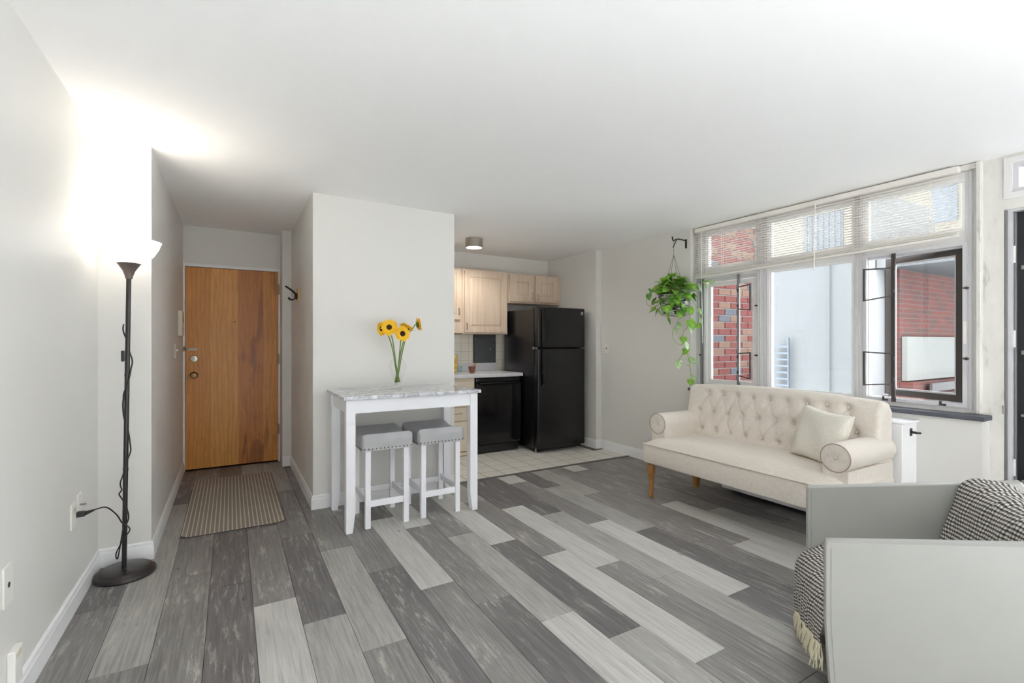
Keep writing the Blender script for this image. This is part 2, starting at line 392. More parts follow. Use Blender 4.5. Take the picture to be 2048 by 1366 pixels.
# wall with the balcony door (window side, nearer the camera)
bm = bmn()
box(bm, 3.965, 4.09, 1.005, 1.10, 0, zc(4.0)); box(bm, 3.965, 4.09, .10, 1.005, 2.365, zc(4.0)); box(bm, 3.965, 4.09, .10, 1.005, 2.065, 2.125)
box(bm, 3.965, 4.09, -.25, .10, 0, zc(4.0)); box(bm, 3.965, 4.09, YB, -2.3, 0, zc(4.0)); box(bm, 3.965, 4.09, -2.3, -.25, 2.3, zc(4.0)); box(bm, 3.965, 4.09, -2.3, -.25, 0, .1)
struct('wall_door_side', bm, 'oldpaint', 'scuffed white painted post and wall around the black balcony door')

struct('wall_back', prism(bmn(), [(XL - .1, YB - .1), (4.09, YB - .1), (4.09, YB), (XL - .1, YB)], 0, zw), 'wall', 'plain off-white wall behind the camera')
w_fill = structroot('fill_window', (4.0, -1.275, .1), 'added unseen window behind the camera for fill light')  # unseen window, added so that sky light fills the room
bm = bmn(); frame(bm, 'x', -2.3, -.25, .1, 2.3, 3.97, 4.02, .05)
obj('window_frame', bm, 'window_white', w_fill); obj('pane', box(bmn(), 3.99, 3.994, -2.25, -.30, .15, 2.25), 'clear_glass', w_fill)
# floor: base slabs, planks, tiles
YF = -1.55      # floor left out behind this line so sky light reaches the ceiling from below
flo = struct('floor', box(bmn(), XL - .1, 4.12, YF, 5.9, -.08, -.012), 'floor_base', 'grey wood-look plank floor with pale tiles in the kitchen')
PW, PL = .1887, 1.105
TONE = {-1: (3.0, 'MDD'), 0: (2.397, 'MLL'), 1: (3.18, 'MMM'), 2: (2.95, 'DDM'), 3: (2.647, 'WMD'), 4: (2.37, 'LDM'), 5: (2.035, 'MLM'), 6: (2.71, 'DMM'), 7: (2.395, 'MWD'),
        8: (2.122, 'DMW'), 9: (2.95, 'LMM'), 10: (2.70, 'DWM'), 11: (2.403, 'WML'), 12: (2.132, 'MWD'), 13: (2.97, 'LDM'), 14: (2.665, 'WMW'), 15: (2.40, 'DLD'), 16: (3.19, 'MLM'),
        17: (1.935, 'WMM'), 18: (3.805, 'MWM'), 19: (2.42, 'LMM'), 20: (3.10, 'DML'), 21: (2.2, 'MDM'), 22: (2.8, 'DMD')}
pool = 'MDLMDMWML'
def plank(x0, x1, y0, y1, tone):
    if x1 - x0 < .01 or y1 - y0 < .01: return
    o = obj('plank', box(bmn(), x0 + .0008, x1 - .0008, y0 + .0008, y1 - .0008, -.012, 0.0, .0012, 1), 'plank_' + tone, flo)
for k in range(-1, 23):
    x0 = -.471 + PW * k; x1 = x0 + PW; x0 = max(x0, XL); x1 = min(x1, XR)
    e, ts = TONE[k]
    for i in range(-6, 5):
        ya = e + (i - 1) * PL; yb = ya + PL
        t = ts[i] if 0 <= i < 3 else pool[(k * 5 + i * 3) % len(pool)]
        if k == 0 and i >= 3: t = 'D'
        lo = YF; hi = 4.02
        segs = []
        if x1 <= -.40: hi = 3.55
        ya_, yb_ = max(ya, lo), min(yb, hi)
        if ya_ < yb_:
            # the sofa-side strip below the low wall and door post stops at the wall faces
            plank(x0, x1, ya_, yb_, t)
        # hall continues to the entry door
        xa, xb = max(x0, -.405), min(x1, .545)
        if xb - xa > .02:
            h0, h1 = max(ya, 3.55 if x1 <= -.28 and False else 4.02), min(yb, 5.74)
            if x0 >= .45: h1 = min(h1, 5.48)
            if h0 < h1 - .01: plank(xa, xb, h0, h1, t if t != 'W' else 'L')
for ya, yb, t in ((YF, .35, 'M'), (.35, 1.05, 'D')): plank(XR, 3.962, ya, yb, t)
# kitchen tiles
TS = .2
tile0 = obj('tile', box(bmn(), -TS / 2 + .003, TS / 2 - .003, -TS / 2 + .003, TS / 2 - .003, 0, .0122, .001, 1), 'floor_tile', flo)
first = True
struct('floor_grout', box(bmn(), 1.715, XR, 4.035, 5.52, -.0125, -.0012), 'grout', None, flo)
for i in range(11):
    for j in range(7):
        cx, cy = 1.8 + TS * i, 4.135 + TS * j
        if cx + TS / 2 > 3.79 and cy > 4.45: continue
        if cx - TS / 2 > 3.75: continue
        if first: tile0.location = Vector((cx, cy, -.0065)) - W[flo]; first = False
        else: share('tile', tile0, (cx, cy, -.0065), flo)
obj('tile', box(bmn(), 3.802, 3.858, 4.037, 4.233, -.0125, -.0005), 'floor_tile', flo); obj('tile', box(bmn(), 3.802, 3.858, 4.237, 4.433, -.0125, -.0005), 'floor_tile', flo)
o = struct('trim_1', prism(bmn(), [(1.715, 4.005), (XR - .012, 4.005), (XR - .012, 4.04), (1.715, 4.04)], -.01, .006), 'transition', 'narrow grey threshold strip between planks and kitchen tiles')

# baseboards (moulded: body + thin cap)
def baseboard(name, p0, p1, nrm, m0=0, m1=0, h=.105, label=None):
    """m0/m1: +1 outside corner, -1 inside corner (mitred), 0 square end"""
    p0, p1, nrm = Vector((*p0, 0)), Vector((*p1, 0)), Vector((*nrm, 0)); d = (p1 - p0).normalized()
    prof = [(0, 0), (.014, 0), (.014, h - .028), (.011, h - .022), (.010, h - .006), (.004, h), (0, h)]
    s = [[p + nrm * a + d * (a * k) + Vector((0, 0, z)) for a, z in prof] for p, k in ((p0, -m0), (p1, m1))]
    return struct(name, loft(bmn(), s), 'trim', label)
baseboard('baseboard_left', (XL, YB), (XL, 3.55), (1, 0), 0, -1, label='white moulded baseboard along the left wall')
baseboard('baseboard_column', (XL, 3.55), (-.405, 3.55), (0, -1), -1, 1, label='short white baseboard behind the lamp base')
baseboard('baseboard_hall_left', (-.405, 3.55), (-.405, 5.735), (1, 0), 1, 0, label='white baseboard along the left side of the hall')
baseboard('baseboard_hall_right', (.545, 3.96), (.545, 5.48), (-1, 0), 1, -1, label='white baseboard along the right side of the hall')
baseboard('baseboard_pier', (.46, 5.48), (.545, 5.48), (0, -1), 0, -1, label='white baseboard piece right of the entry door')
baseboard('baseboard_closet', (.545, 3.96), (1.715, 3.96), (0, -1), 1, 0, label='white baseboard behind the bar table')
baseboard('baseboard_kitchen', (3.79, 4.5), (3.79, 5.5), (-1, 0), 1, 0, label='white baseboard beside the refrigerator')
baseboard('baseboard_kitchen_step', (3.79, 4.5), (XR, 4.5), (0, -1), 1, -1, label='tiny white baseboard return at the kitchen corner')
baseboard('baseboard_right', (XR, 3.186), (XR, 4.5), (-1, 0), 0, -1, label='white baseboard below the hanging plant')

# ------------------------------------------------------------------ entry door
d1 = structroot('door_1', (.027, 5.76, 0), 'orange-brown wooden entry door at the end of the hall')
leaf = obj('door_leaf', box(bmn(), -.386, .441, 5.755, 5.798, .012, 2.028, .002, 1), 'door_wood', d1)
bm = bmn(); box(bm, -.404, -.388, 5.735, 5.80, 0, 2.06); box(bm, .443, .459, 5.735, 5.80, 0, 2.06); box(bm, -.388, .443, 5.735, 5.80, 2.031, 2.06)
obj('door_frame', bm, 'trim', d1)
bm = bmn(); lathe(bm, [(.034, 0), (.034, .006), (.026, .010), (.026, .03), (.030, .036), (.030, .05), (.024, .06), (.008, .062)], n=24); bm.transform(Matrix.Translation((-.314, 5.755, .949)) @ Matrix.Rotation(PI / 2, 4, 'X'))
obj('door_knob', bm, 'brass_dark', leaf, smooth=35)
bm = bmn(); lathe(bm, [(.035, 0), (.035, .006), (.030, .014), (.012, .016)], n=24); box(bm, -.006, .006, -.018, .018, .016, .03, .002, 1); bm.transform(Matrix.Translation((-.314, 5.755, 1.113)) @ Matrix.Rotation(PI / 2, 4, 'X'))
obj('deadbolt', bm, 'nickel', leaf, smooth=35)
bm = bmn(); box(bm, -.372, -.283, 5.748, 5.756, 1.197, 1.222, .002, 1); tube(bm, [(-.385, 5.742, 1.21), (-.29, 5.742, 1.21)], .005, 8); box(bm, -.292, -.284, 5.733, 5.75, 1.203, 1.217); box(bm, -.362, -.356, 5.734, 5.75, 1.2, 1.22)
obj('slide_bolt', bm, 'nickel', leaf)
bm = bmn(); box(bm, -.404, -.388, 5.722, 5.735, 1.19, 1.235, .003, 1); obj('bolt_keeper', bm, 'brass_dark', d1)
bm = bmn(); lathe(bm, [(.011, 0), (.011, .004), (.007, .005), (.006, .003)], n=16); bm.transform(Matrix.Translation((.036, 5.755, 1.489)) @ Matrix.Rotation(PI / 2, 4, 'X'))
obj('peephole', bm, 'brass_dark', leaf)
for z in (1.841, 1.10, .35):
    bm = bmn(); tube(bm, [(.444, 5.728, z - .055), (.444, 5.728, z + .055)], .0085, 10); box(bm, .444, .458, 5.729, 5.735, z - .05, z + .05)
    for q in (-.033, -.011, .011, .033): lathe(bm, [(.0092, -.001), (.0092, .001)], (.444, 5.728, z + q), 10)
    obj('hinge', bm, 'nickel', d1)

# ------------------------------------------------------------------ window wall
win = structroot('window_1', (3.97, 2.14, .84), 'wide aluminium framed window with three bays above the sofa')
ZT = zc(3.97)
bm = bmn()
X0, X1 = 3.955, 4.025
for (a, b) in ((3.07, 3.186), (2.445, 2.567), (1.723, 1.805), (1.10, 1.18)): box(bm, X0, X1, a, b, .84, ZT, .004, 1)
for (a, b) in ((2.567, 3.07), (1.805, 2.445), (1.18, 1.723)):
    box(bm, X0 + .004, X1, a, b, .84, .885); box(bm, X0 + .004, X1, a, b, 1.885, 1.985); box(bm, X0 + .004, X1, a, b, 2.305, ZT)
obj('window_frame', bm, 'window_white', win)
bm = bmn()   # stepped mullion ribs
for y in (3.165, 3.14, 3.09, 2.548, 2.525, 2.49, 2.465, 1.788, 1.765, 1.742, 1.165, 1.145): box(bm, 3.947, 3.957, y - .004, y + .004, .86, 2.38)
obj('mullion_rib', bm, 'window_alu', win)
obj('jamb_channel', box(bmn(), 3.94, 3.957, 3.105, 3.13, .86, 1.89), 'grey_metal', win)
# panes and sashes
def pane(y0, y1, z0, z1, x=3.99, par=win, nm='pane'): return obj(nm, box(bmn(), x, x + .004, y0, y1, z0, z1), 'pane_glass', par)
sash_l = obj('sash', frame(bmn(), 'x', 2.569, 3.07, .887, 1.845, 3.97, 4.0, .038), 'window_white', win)
pane(2.607, 3.032, .925, 1.807, 3.985, sash_l)
obj('sash_head', box(bmn(), 3.965, 4.0, 2.569, 3.07, 1.85, 1.885), 'window_alu', win)
obj('centre_glazing_bead', frame(bmn(), 'x', 1.805, 2.445, .885, 1.885, 3.962, 3.99, .014), 'trim', win)
pane(1.819, 2.431, .899, 1.871)
for (a, b) in ((2.567, 3.07), (1.805, 2.445), (1.18, 1.723)):
    obj('transom_bead', frame(bmn(), 'x', a, b, 1.985, 2.305, 3.962, 3.99, .014), 'trim', win); pane(a + .014, b - .014, 1.999, 2.291)
# right casement: light outer frame, bronze sash swung a little outward
obj('casement_frame', frame(bmn(), 'x', 1.165, 1.735, .872, 1.905, 3.94, 3.965, .022), 'window_alu', win)
obj('casement_liner', frame(bmn(), 'x', 1.18, 1.723, .885, 1.885, 3.966, 4.02, .012), 'window_alu', win)
Rm = Matrix.Translation((4.0, 1.193, 0)) @ Matrix.Rotation(math.radians(-13), 4, 'Z')
def hinged(bm): bm.transform(Rm); return bm
sash_r = obj('sash', hinged(frame(bmn(), 'x', 0, .475, .900, 1.88, -.012, .030, .042)), 'bronze_frame', win)
obj('sash_bead', hinged(frame(bmn(), 'x', .042, .433, .942, 1.838, -.002, .02, .012)), 'window_alu', sash_r)
obj('pane', hinged(box(bmn(), .008, .012, .05, .425, .95, 1.83)), 'pane_glass', sash_r)
o = obj('hinge_arm', tube(bmn(), [(4.0, 1.60, .905), (4.06, 1.66, .905), (4.09, 1.64, .905)], .006, 6), 'grey_metal', win)
# latches
for (y, z, s) in ((1.165, 1.616, -1), (1.165, 1.178, -1), (2.547, 1.596, 1), (2.547, 1.165, 1), (3.111, 1.583, 1), (3.123, 1.156, 1)):
    bm = bmn(); lathe(bm, [(.006, 0), (.006, .014), (.009, .016), (.009, .02)], n=10); bm.transform(Matrix.Translation((3.947, y, z)) @ Matrix.Rotation(-PI / 2, 4, 'Y')); box(bm, 3.926, 3.933, y - .012, y + .016, z - .004, z + .005)
    obj('latch', bm, 'guard_metal', win)
for y in (1.596, 1.282):
    bm = bmn(); box(bm, 3.928, 3.942, y - .016, y + .016, .876, .886); box(bm, 3.928, 3.938, y + .006, y + .015, .886, .905); obj('latch', bm, 'guard_metal', win)
obj('maker_label', box(bmn(), 3.938, 3.94, 1.168, 1.182, 1.27, 1.41), 'white_plastic', win)
obj('vertical_trim', box(bmn(), 3.915, 3.957, 1.095, 1.118, .845, ZT - .005, .003, 1), 'oldpaint', win)
obj('top_trim', box(bmn(), 3.93, 3.957, 1.118, 3.186, 2.345, ZT - .004, .003, 1), 'oldpaint', win)
sill = struct('window_sill', box(bmn(), 3.825, 3.96, 1.055, 3.186, .812, .84, .003, 1), 'slate', 'dark slate window sill on the low wall')

# swing-out guards: a vertical bar with two hinged wire frames each
def guard(label, ybar, ytip, xbar, xtip, zs):
    t = thing('window_guard', label, 'window guard', (xbar, ybar, .87), 'window guards')
    obj('bar', box(bmn(), xbar - .008, xbar + .008, ybar - .011, ybar + .011, .872, 1.888), 'grey_metal' if ybar > 2 else 'guard_metal', t)
    for (zt0, zt1, zb0, zb1) in zs:
        bm = bmn(); c = [(xbar, ybar, zt0), (xtip, ytip, zt1), (xtip, ytip, zb1), (xbar, ybar, zb0)]
        for a, b, r in ((c[0], c[1], .006), (c[1], c[2], .009), (c[2], c[3], .006), (c[3], c[0], .006)):
            a, b = Vector(a), Vector(b); d = (b - a).normalized(); tube(bm, [a - d * .005, b + d * .005], r, 4)
        obj('hinged_frame', bm, 'guard_metal', t)
        for z in (zt0 - .03, zb0 + .03): obj('hinge', box(bmn(), xbar - .016, xbar - .006, ybar - .008, ybar + .008, z - .012, z + .012), 'guard_metal', t)
guard('grey vertical bar with two small black wire frames in left window bay', 2.715, 2.515, 3.93, 3.80, ((1.772, 1.770, 1.575, 1.552), (1.178, 1.190, .98, .968)))
guard('black vertical bar with two small wire frames in right window bay', 1.545, 1.665, 3.93, 3.80, ((1.79, 1.783, 1.60, 1.568), (1.20, 1.212, .993, .985)))

# blind: headrail, slats, bottom rail, ladder cords, wand
bl = thing('venetian_blind', 'white venetian blind half raised across the top of the window', 'blind', (3.905, 2.14, 1.9))
obj('headrail', box(bmn(), 3.885, 3.925, 1.19, 3.155, 2.335, 2.372, .003, 1), 'blind_white', bl)
def tiltz(y): return (y - 2.14) * -.022      # the blind hangs a little lower at its far end
NS = 19
sl0 = None
for i in range(NS):
    z = 2.315 - i * .0195
    k = i / (NS - 1)
    bm = bmn(); ys = (1.195, 3.15)
    for a, b in (((3.888, .0035), (3.9, .0055)), ((3.9, .0055), (3.912, .0035))): pass
    secs = []
    for y in ys:
        dz = tiltz(y) * k
        secs.append([(3.888, y, z + .0012 + dz), (3.900, y, z + .0012 + dz), (3.913, y, z - .0012 + dz), (3.913, y, z - .0004 + dz), (3.900, y, z + .0020 + dz), (3.888, y, z + .0020 + dz)])
    obj('slat', loft(bm, secs), 'blind_white', bl)
def tilted(bm, k=1.0):
    for v in bm.verts: v.co.z += tiltz(v.co.y) * k
    return bm
obj('slat_stack', tilted(box(box(box(bmn(), 3.888, 3.914, 1.195, 3.15, 1.945, 1.949), 3.888, 3.914, 1.195, 3.15, 1.938, 1.942), 3.888, 3.914, 1.195, 3.15, 1.931, 1.935)), 'blind_white', bl)
obj('bottom_rail', tilted(box(bmn(), 3.888, 3.914, 1.195, 3.15, 1.912, 1.927, .003, 1)), 'blind_white', bl)
for y in (1.33, 1.72, 2.1, 2.5, 2.86, 3.1):
    bm = bmn()
    for x in (3.887, 3.914): tube(bm, [(x, y, 2.335), (x, y, 1.925 + tiltz(y))], .0012, 4)
    obj('ladder_cord', bm, 'blind_white', bl)
obj('tilt_wand', tube(bmn(), [(3.88, 2.03, 2.345), (3.876, 2.035, 2.2), (3.876, 2.04, 1.83)], .004, 6), 'blind_white', bl)
obj('pull_cord', tube(bmn(), [(3.88, 3.075, 2.34), (3.88, 3.07, 1.9), (3.88, 3.055, 1.27)], .0035, 5), 'blind_white', bl)

# balcony door and transom
d2 = structroot('door_2', (4.03, .55, 0), 'black steel balcony door at the right edge')
leaf2 = obj('door_leaf', box(bmn(), 4.02, 4.06, .125, .975, .02, 2.05), 'steel_door', d2)
bm = bmn(); box(bm, 3.975, 4.07, .975, 1.005, 0, 2.065); box(bm, 3.975, 4.07, .10, .125, 0, 2.065); box(bm, 3.975, 4.07, .125, .975, 2.05, 2.065)
obj('door_frame', bm, 'window_alu', d2)
obj('weather_strip', box(box(bmn(), 4.005, 4.02, .963, .972, .02, 2.045), 3.962, 3.974, .992, 1.0, 0, 2.06), 'grey_metal', d2)
for z in (1.72, 1.22, .46):
    bm = bmn(); box(bm, 4.012, 4.02, .905, .945, z - .012, z + .012, .002, 1); lathe(bm, [(.004, 0), (.004, .01)], (4.013, .93, z - .005), 8); obj('latch_plate', bm, 'nickel', leaf2)
    obj('hinge', box(bmn(), 4.004, 4.014, .966, .978, z + .03, z + .13), 'white_plastic', d2)
bm = bmn(); lathe(bm, [(.008, 0), (.008, .004)], n=10); bm.transform(Matrix.Translation((4.02, .94, .85)) @ Matrix.Rotation(-PI / 2, 4, 'Y')); obj('door_bolt', bm, 'nickel', leaf2)
bm = bmn(); box(bm, 3.958, 3.967, 1.003, 1.012, .855, .905, .002, 1); obj('strike_plate', bm, 'nickel', d2)
tr = structroot('window_2', (4.0, .55, 2.13), 'small transom window above the black balcony door')
obj('window_frame', frame(bmn(), 'x', .10, 1.005, 2.125, 2.365, 3.955, 3.985, .035), 'window_white', tr)
obj('window_frame', frame(bmn(), 'x', .135, .97, 2.16, 2.33, 3.972, 4.01, .025), 'window_alu', tr)
obj('pane', box(bmn(), 3.995, 3.999, .16, .945, 2.185, 2.305), 'pane_glass', tr)

# ------------------------------------------------------------------ outside
def brickwall():
    x0, x1, y, z0, z1 = 4.16, 5.78, 3.56, .45, 2.62
    t = thing('brick_wall', 'red and grey brick wing wall seen through the left window bay', 'brick wall', ((x0 + x1) / 2, y, -3.0))
    obj('mortar_bed', box(bmn(), x0, x1, y + .008, y + .25, -3.0, 2.66), 'mortar_joint', t)
    full = {}
    bw, bh, c = .203, .066, .0760
    rng = random.Random(3); k = 0
    z = z0
    while z < z1:
        x = x0 - (.105 if k % 2 else 0)
        while x < x1:
            a, b = max(x, x0), min(x + bw, x1)
            if b - a > .04:
                r = rng.random(); mt = 'brick_red' if r < .64 else 'brick_brown' if r < .88 else 'brick_grey'
                key = (round(b - a, 3), mt); cen = ((a + b) / 2, y + .018 - rng.random() * .004, z + bh / 2)
                if key in full: share('brick', full[key], cen, t)
                else: full[key] = obj('brick', box(bmn(), a, b, cen[1] - .018, cen[1] + .018, z, z + bh, .003, 1), mt, t)
            x += bw + .010
        z += c; k += 1
    return t
brickwall()
# pale building straight across
b = thing('pale_building', 'washed-out pale apartment building outside the centre window bay', 'building', (9.5, 6.0, -3.0))
obj('facade', box(bmn(), 8.3, 10.8, 3.62, 9.0, -3.0, 3.62), 'stucco', b)
obj('upper_panel', box(bmn(), 8.25, 8.3, 3.62, 9.0, 2.62, 3.66), 'beige_panel', b)
for (y0, y1, z0, z1) in ((3.9, 4.5, 2.75, 3.35), (5.3, 6.0, 2.75, 3.35)):
    wn = obj('window', box(bmn(), 8.235, 8.25, y0, y1, z0, z1), 'dark_window', b)
    bm = bmn()
    for i in range(7): yy = y0 + (y1 - y0) * (i + .5) / 7; box(bm, 8.22, 8.235, yy - .012, yy + .012, z0, z1)
    obj('window_bars', bm, 'stucco', wn)
obj('drain_pipe', tube(bmn(), [(8.27, 4.12, -3), (8.27, 4.12, 2.60)], .012, 6), 'stucco', b)
bm = bmn()
for i in range(9): box(bm, 8.2, 8.24, 4.75, 4.95, .3 + i * .11, .33 + i * .11)
box(bm, 8.2, 8.24, 4.73, 4.75, .1, 1.35)
obj('wall_ladder', bm, 'dark_window', b)
# brick neighbour with covered balcony beyond
nb = thing('neighbour_balcony', 'brick neighbour with covered balcony seen through the open casement', 'building', (11.2, 3.3, -3.0))
obj('brick_side', box(bmn(), 8.9, 12.2, 3.42, 3.6, -3.0, 2.40), 'far_brick', nb)
obj('slab', box(bmn(), 8.6, 16.0, .4, 3.6, 2.40, 2.62), 'concrete', nb)
obj('pale_panel', box(bmn(), 8.95, 11.4, 3.34, 3.41, .68, 1.36), 'pale_panel', nb)  # lighter slab set before the lower brick side
obj('brick_base', box(bmn(), 8.9, 12.0, 3.25, 3.415, -.19, .66), 'far_brick', nb)
fl = obj('balcony_floor', box(bmn(), 8.9, 16.0, .4, 3.6, -.2, -.004), 'concrete', nb)
rl = thing('balcony_railing', 'dark metal railing on the balcony outside the casement', 'railing', (10.6, 2.75, 0))
obj('rail', tube(bmn(), [(9.0, 2.75, .62), (12.4, 2.75, .62)], .02, 6), 'bronze_frame', rl)
ba0 = None
for i in range(14):
    xx = 9.05 + i * .24
    if ba0 is None: ba0 = obj('baluster', tube(bmn(), [(xx, 2.75, 0), (xx, 2.75, .61)], .009, 5), 'bronze_frame', rl)
    else: share('baluster', ba0, (xx, 2.75, W[ba0].z), rl)
bn = thing('patio_bench', 'dark wooden bench standing behind the balcony railing', 'bench', (9.95, 3.1, 0))
obj('seat', box(bmn(), 9.3, 10.6, 3.0, 3.2, .36, .42, .01, 1), 'bronze_frame', bn)
obj('backrest', box(bmn(), 9.3, 10.6, 3.17, 3.2, .50, .64, .01, 1), 'bronze_frame', bn)
for xx in (9.36, 10.54):
    obj('leg', box(bmn(), xx - .03, xx + .03, 3.01, 3.06, 0, .36), 'bronze_frame', bn); obj('leg', box(bmn(), xx - .03, xx + .03, 3.165, 3.195, 0, .64), 'bronze_frame', bn)
# upper-right building seen through the third transom pane
ub = thing('tall_pale_block', 'distant pale block with barred windows seen behind the blind', 'building', (15.0, 6.0, -3))
obj('facade', box(bmn(), 15, 18, 4.3, 9, -3, 5.6), 'beige_panel', ub)
for (y0, y1) in ((4.6, 5.1), (5.9, 6.4)):
    obj('window', box(bmn(), 14.97, 15, y0, y1, 4.2, 5.3), 'dark_window', ub)
# own balcony slab in front of the window
struct('balcony_ground', box(bmn(), 4.12, 8.9, .2, 3.55, -.25, -.12), 'concrete', 'pale concrete balcony floor outside the window')
#PART2
# ------------------------------------------------------------------ floor lamp
LX, LY = -.497, 3.375
lamp = thing('floor_lamp', 'black torchiere floor lamp with lit white bowl shade beside the hall corner', 'floor lamp', (LX, LY, 0))
obj('base', lathe(bmn(), [(.137, 0), (.140, .008), (.136, .022), (.118, .036), (.112, .039), (.02, .040)], (LX - .004, LY, 0), 48), 'lamp_black', lamp, smooth=30)
def lx(z): return -.507 + .021 * z / 1.65
pole = obj('pole', tube(bmn(), [(lx(.035), LY, .035), (lx(1.64), LY, 1.64)], .0115, 14), 'lamp_black', lamp, smooth=40)
for z in (.58, 1.1): obj('pole_joint', tube(bmn(), [(lx(z), LY, z - .008), (lx(z), LY, z + .008)], .0128, 14), 'lamp_black', pole, smooth=40)
cx_ = lx(1.7)
obj('cup', lathe(bmn(), [(.016, 1.632), (.018, 1.645), (.028, 1.675), (.05, 1.71), (.056, 1.716), (.05, 1.718), (.02, 1.70)], (cx_, LY, 0), 32), 'lamp_grey', lamp, smooth=40)
prof = [(.05, 1.717), (.085, 1.735), (.115, 1.768), (.135, 1.805), (.146, 1.838), (.149, 1.84), (.143, 1.838), (.131, 1.805), (.111, 1.771), (.08, 1.739), (.03, 1.722)]
obj('shade', lathe(bmn(), prof, (cx_, LY, 0), 48), 'lamp_glass', lamp, smooth=True)
bulb = bmn(); lathe(bulb, [(.012, 1.724), (.014, 1.75), (.026, 1.775), (.028, 1.79), (.02, 1.81), (.006, 1.817)], (cx_, LY, 0), 16)
obj('bulb', bulb, 'bulb_glass', lamp, smooth=True)
ld = bpy.data.lights.new('lamp_light', 'POINT'); ld.energy = 0.75; ld.color = (1, .95, .88); ld.shadow_soft_size = .03
lo = bpy.data.objects.new('lamp_light', ld); COL.objects.link(lo); lo.parent = lamp; lo.location = (cx_ - LX, 0, 1.835)
# cord: plug - run - spiral up the pole
pts = [(-.625, 3.085, .445), (-.60, 3.10, .447), (-.575, 3.13, .449), (-.55, 3.20, .43), (-.525, 3.29, .36), (-.512, 3.352, .295), (-.495, 3.36, .285)]
spir = []
for i in range(46):
    z = .30 + i * .024; a = i * .62 + 1.0; rr = .0165 + (.018 if i in (3, 4, 5, 6) else .006 * max(0, math.sin(i * .9)))
    spir.append((lx(z) + rr * math.cos(a * .55), LY + rr * math.sin(a * .55), z))
obj('cord', tube(bmn(), smoothpts(pts + spir, 5), .0036, 6), 'black_cord', lamp, smooth=True)
obj('cord_loop', tube(bmn(), smoothpts([(lx(.3), LY - .018, .285), (lx(.3) + .025, LY - .018, .25), (lx(.3) - .005, LY - .02, .20), (lx(.3) - .035, LY - .016, .13), (lx(.3) - .03, LY - .016, .10), (lx(.3) - .02, LY - .018, .15), (lx(.3) - .004, LY - .02, .27)], 5), .0034, 6), 'black_cord', lamp, smooth=True)
bm = bmn(); box(bm, -.645, -.612, 3.073, 3.097, .433, .459, .004, 2); tube(bm, [(-.615, 3.085, .446), (-.585, 3.115, .449)], [.011, .005], 8)
obj('plug', bm, 'black_cord', lamp)
obj('foot_switch', box(bmn(), lx(1.2) - .026, lx(1.2) - .011, LY - .02, LY - .004, 1.175, 1.235, .004, 2), 'black_cord', lamp)

# ------------------------------------------------------------------ wall plates on the left wall
def plate(name, label, cat, y0, y1, z0, z1, extra=None, grp=None):
    t = thing(name, label, cat, (XL, (y0 + y1) / 2, z0), grp)
    obj('cover_plate', box(bmn(), XL, XL + .006, y0, y1, z0, z1, .002, 1), 'white_plastic', t)
    if extra: extra(t, (y0 + y1) / 2, (z0 + z1) / 2)
    return t
def ex_outlet(t, y, z):
    for dz in (.026,):
        bm = bmn(); lathe(bm, [(.017, 0), (.017, .002), (.015, .003)], n=16); bm.transform(Matrix.Translation((XL + .006, y, z + dz)) @ Matrix.Rotation(PI / 2, 4, 'Y')); rc = obj('socket', bm, 'beige_plastic', t)
        for q in (-.006, .006): obj('slot', box(bmn(), XL + .0085, XL + .0095, y + q - .001, y + q + .001, z + dz - .004, z + dz + .005), 'black_cord', rc)
plate('wall_outlet', 'white electrical outlet with the lamp plug in it', 'outlet', 3.0, 3.08, .395, .515, ex_outlet)
def ex_jack(t, y, z):
    obj('coax_stub', tube(bmn(), [(XL + .005, y, z), (XL + .03, y, z)], .005, 8), 'grey_metal', t)
    for dz in (-.042, .042): obj('screw', tube(bmn(), [(XL + .005, y, z + dz), (XL + .0075, y, z + dz)], .003, 8), 'brass_dark', t)
plate('cable_plate', 'white cable plate with short metal stub right of the outlet', 'wall plate', 3.11, 3.18, .42, .535, ex_jack)
def ex_hole(t, y, z):
    bm = bmn(); lathe(bm, [(.009, 0), (.009, .0015)], n=14); bm.transform(Matrix.Translation((XL + .006, y, z)) @ Matrix.Rotation(PI / 2, 4, 'Y')); obj('port', bm, 'guard_metal', t)
plate('wall_plate', 'blank white wall plate with one dark port at the left edge', 'wall plate', 2.215, 2.295, .40, .535, ex_hole)
t = thing('phone_jack', 'small white surface box above baseboard at the lower left', 'wall box', (XL, 2.29, .115))
obj('housing', box(bmn(), XL, XL + .022, 2.255, 2.325, .115, .235, .004, 2), 'white_plastic', t); obj('label_strip', box(bmn(), XL + .022, XL + .0228, 2.265, 2.31, .205, .222), 'beige_plastic', t)
# intercom, switch in the hall
t = thing('intercom', 'beige intercom box on the hall wall beside the entry door', 'intercom', (-.405, 5.28, 1.335))
obj('housing', box(bmn(), -.405, -.370, 5.20, 5.33, 1.335, 1.562, .005, 2), 'beige_plastic', t)
obj('grille', box(bmn(), -.3705, -.3685, 5.215, 5.315, 1.46, 1.55), 'brass_dark', t); obj('button', box(bmn(), -.371, -.364, 5.225, 5.245, 1.41, 1.425, .002, 1), 'white_plastic', t)
t = thing('light_switch', 'white toggle light switch on the hall wall below the intercom', 'light switch', (-.405, 4.97, 1.15))
obj('cover_plate', box(bmn(), -.405, -.399, 4.93, 5.005, 1.145, 1.265, .002, 1), 'white_plastic', t); obj('toggle', box(bmn(), -.40, -.382, 4.962, 4.972, 1.203, 1.22, .002, 1), 'white_plastic', t)
t = thing('light_switch', 'white switch plate on the wall just right of the kitchen', 'light switch', (XR, 4.40, 1.14))
obj('cover_plate', box(bmn(), XR - .006, XR, 4.36, 4.432, 1.145, 1.262, .002, 1), 'white_plastic', t); obj('toggle', box(bmn(), XR - .016, XR - .004, 4.391, 4.401, 1.198, 1.212, .002, 1), 'brass_dark', t)

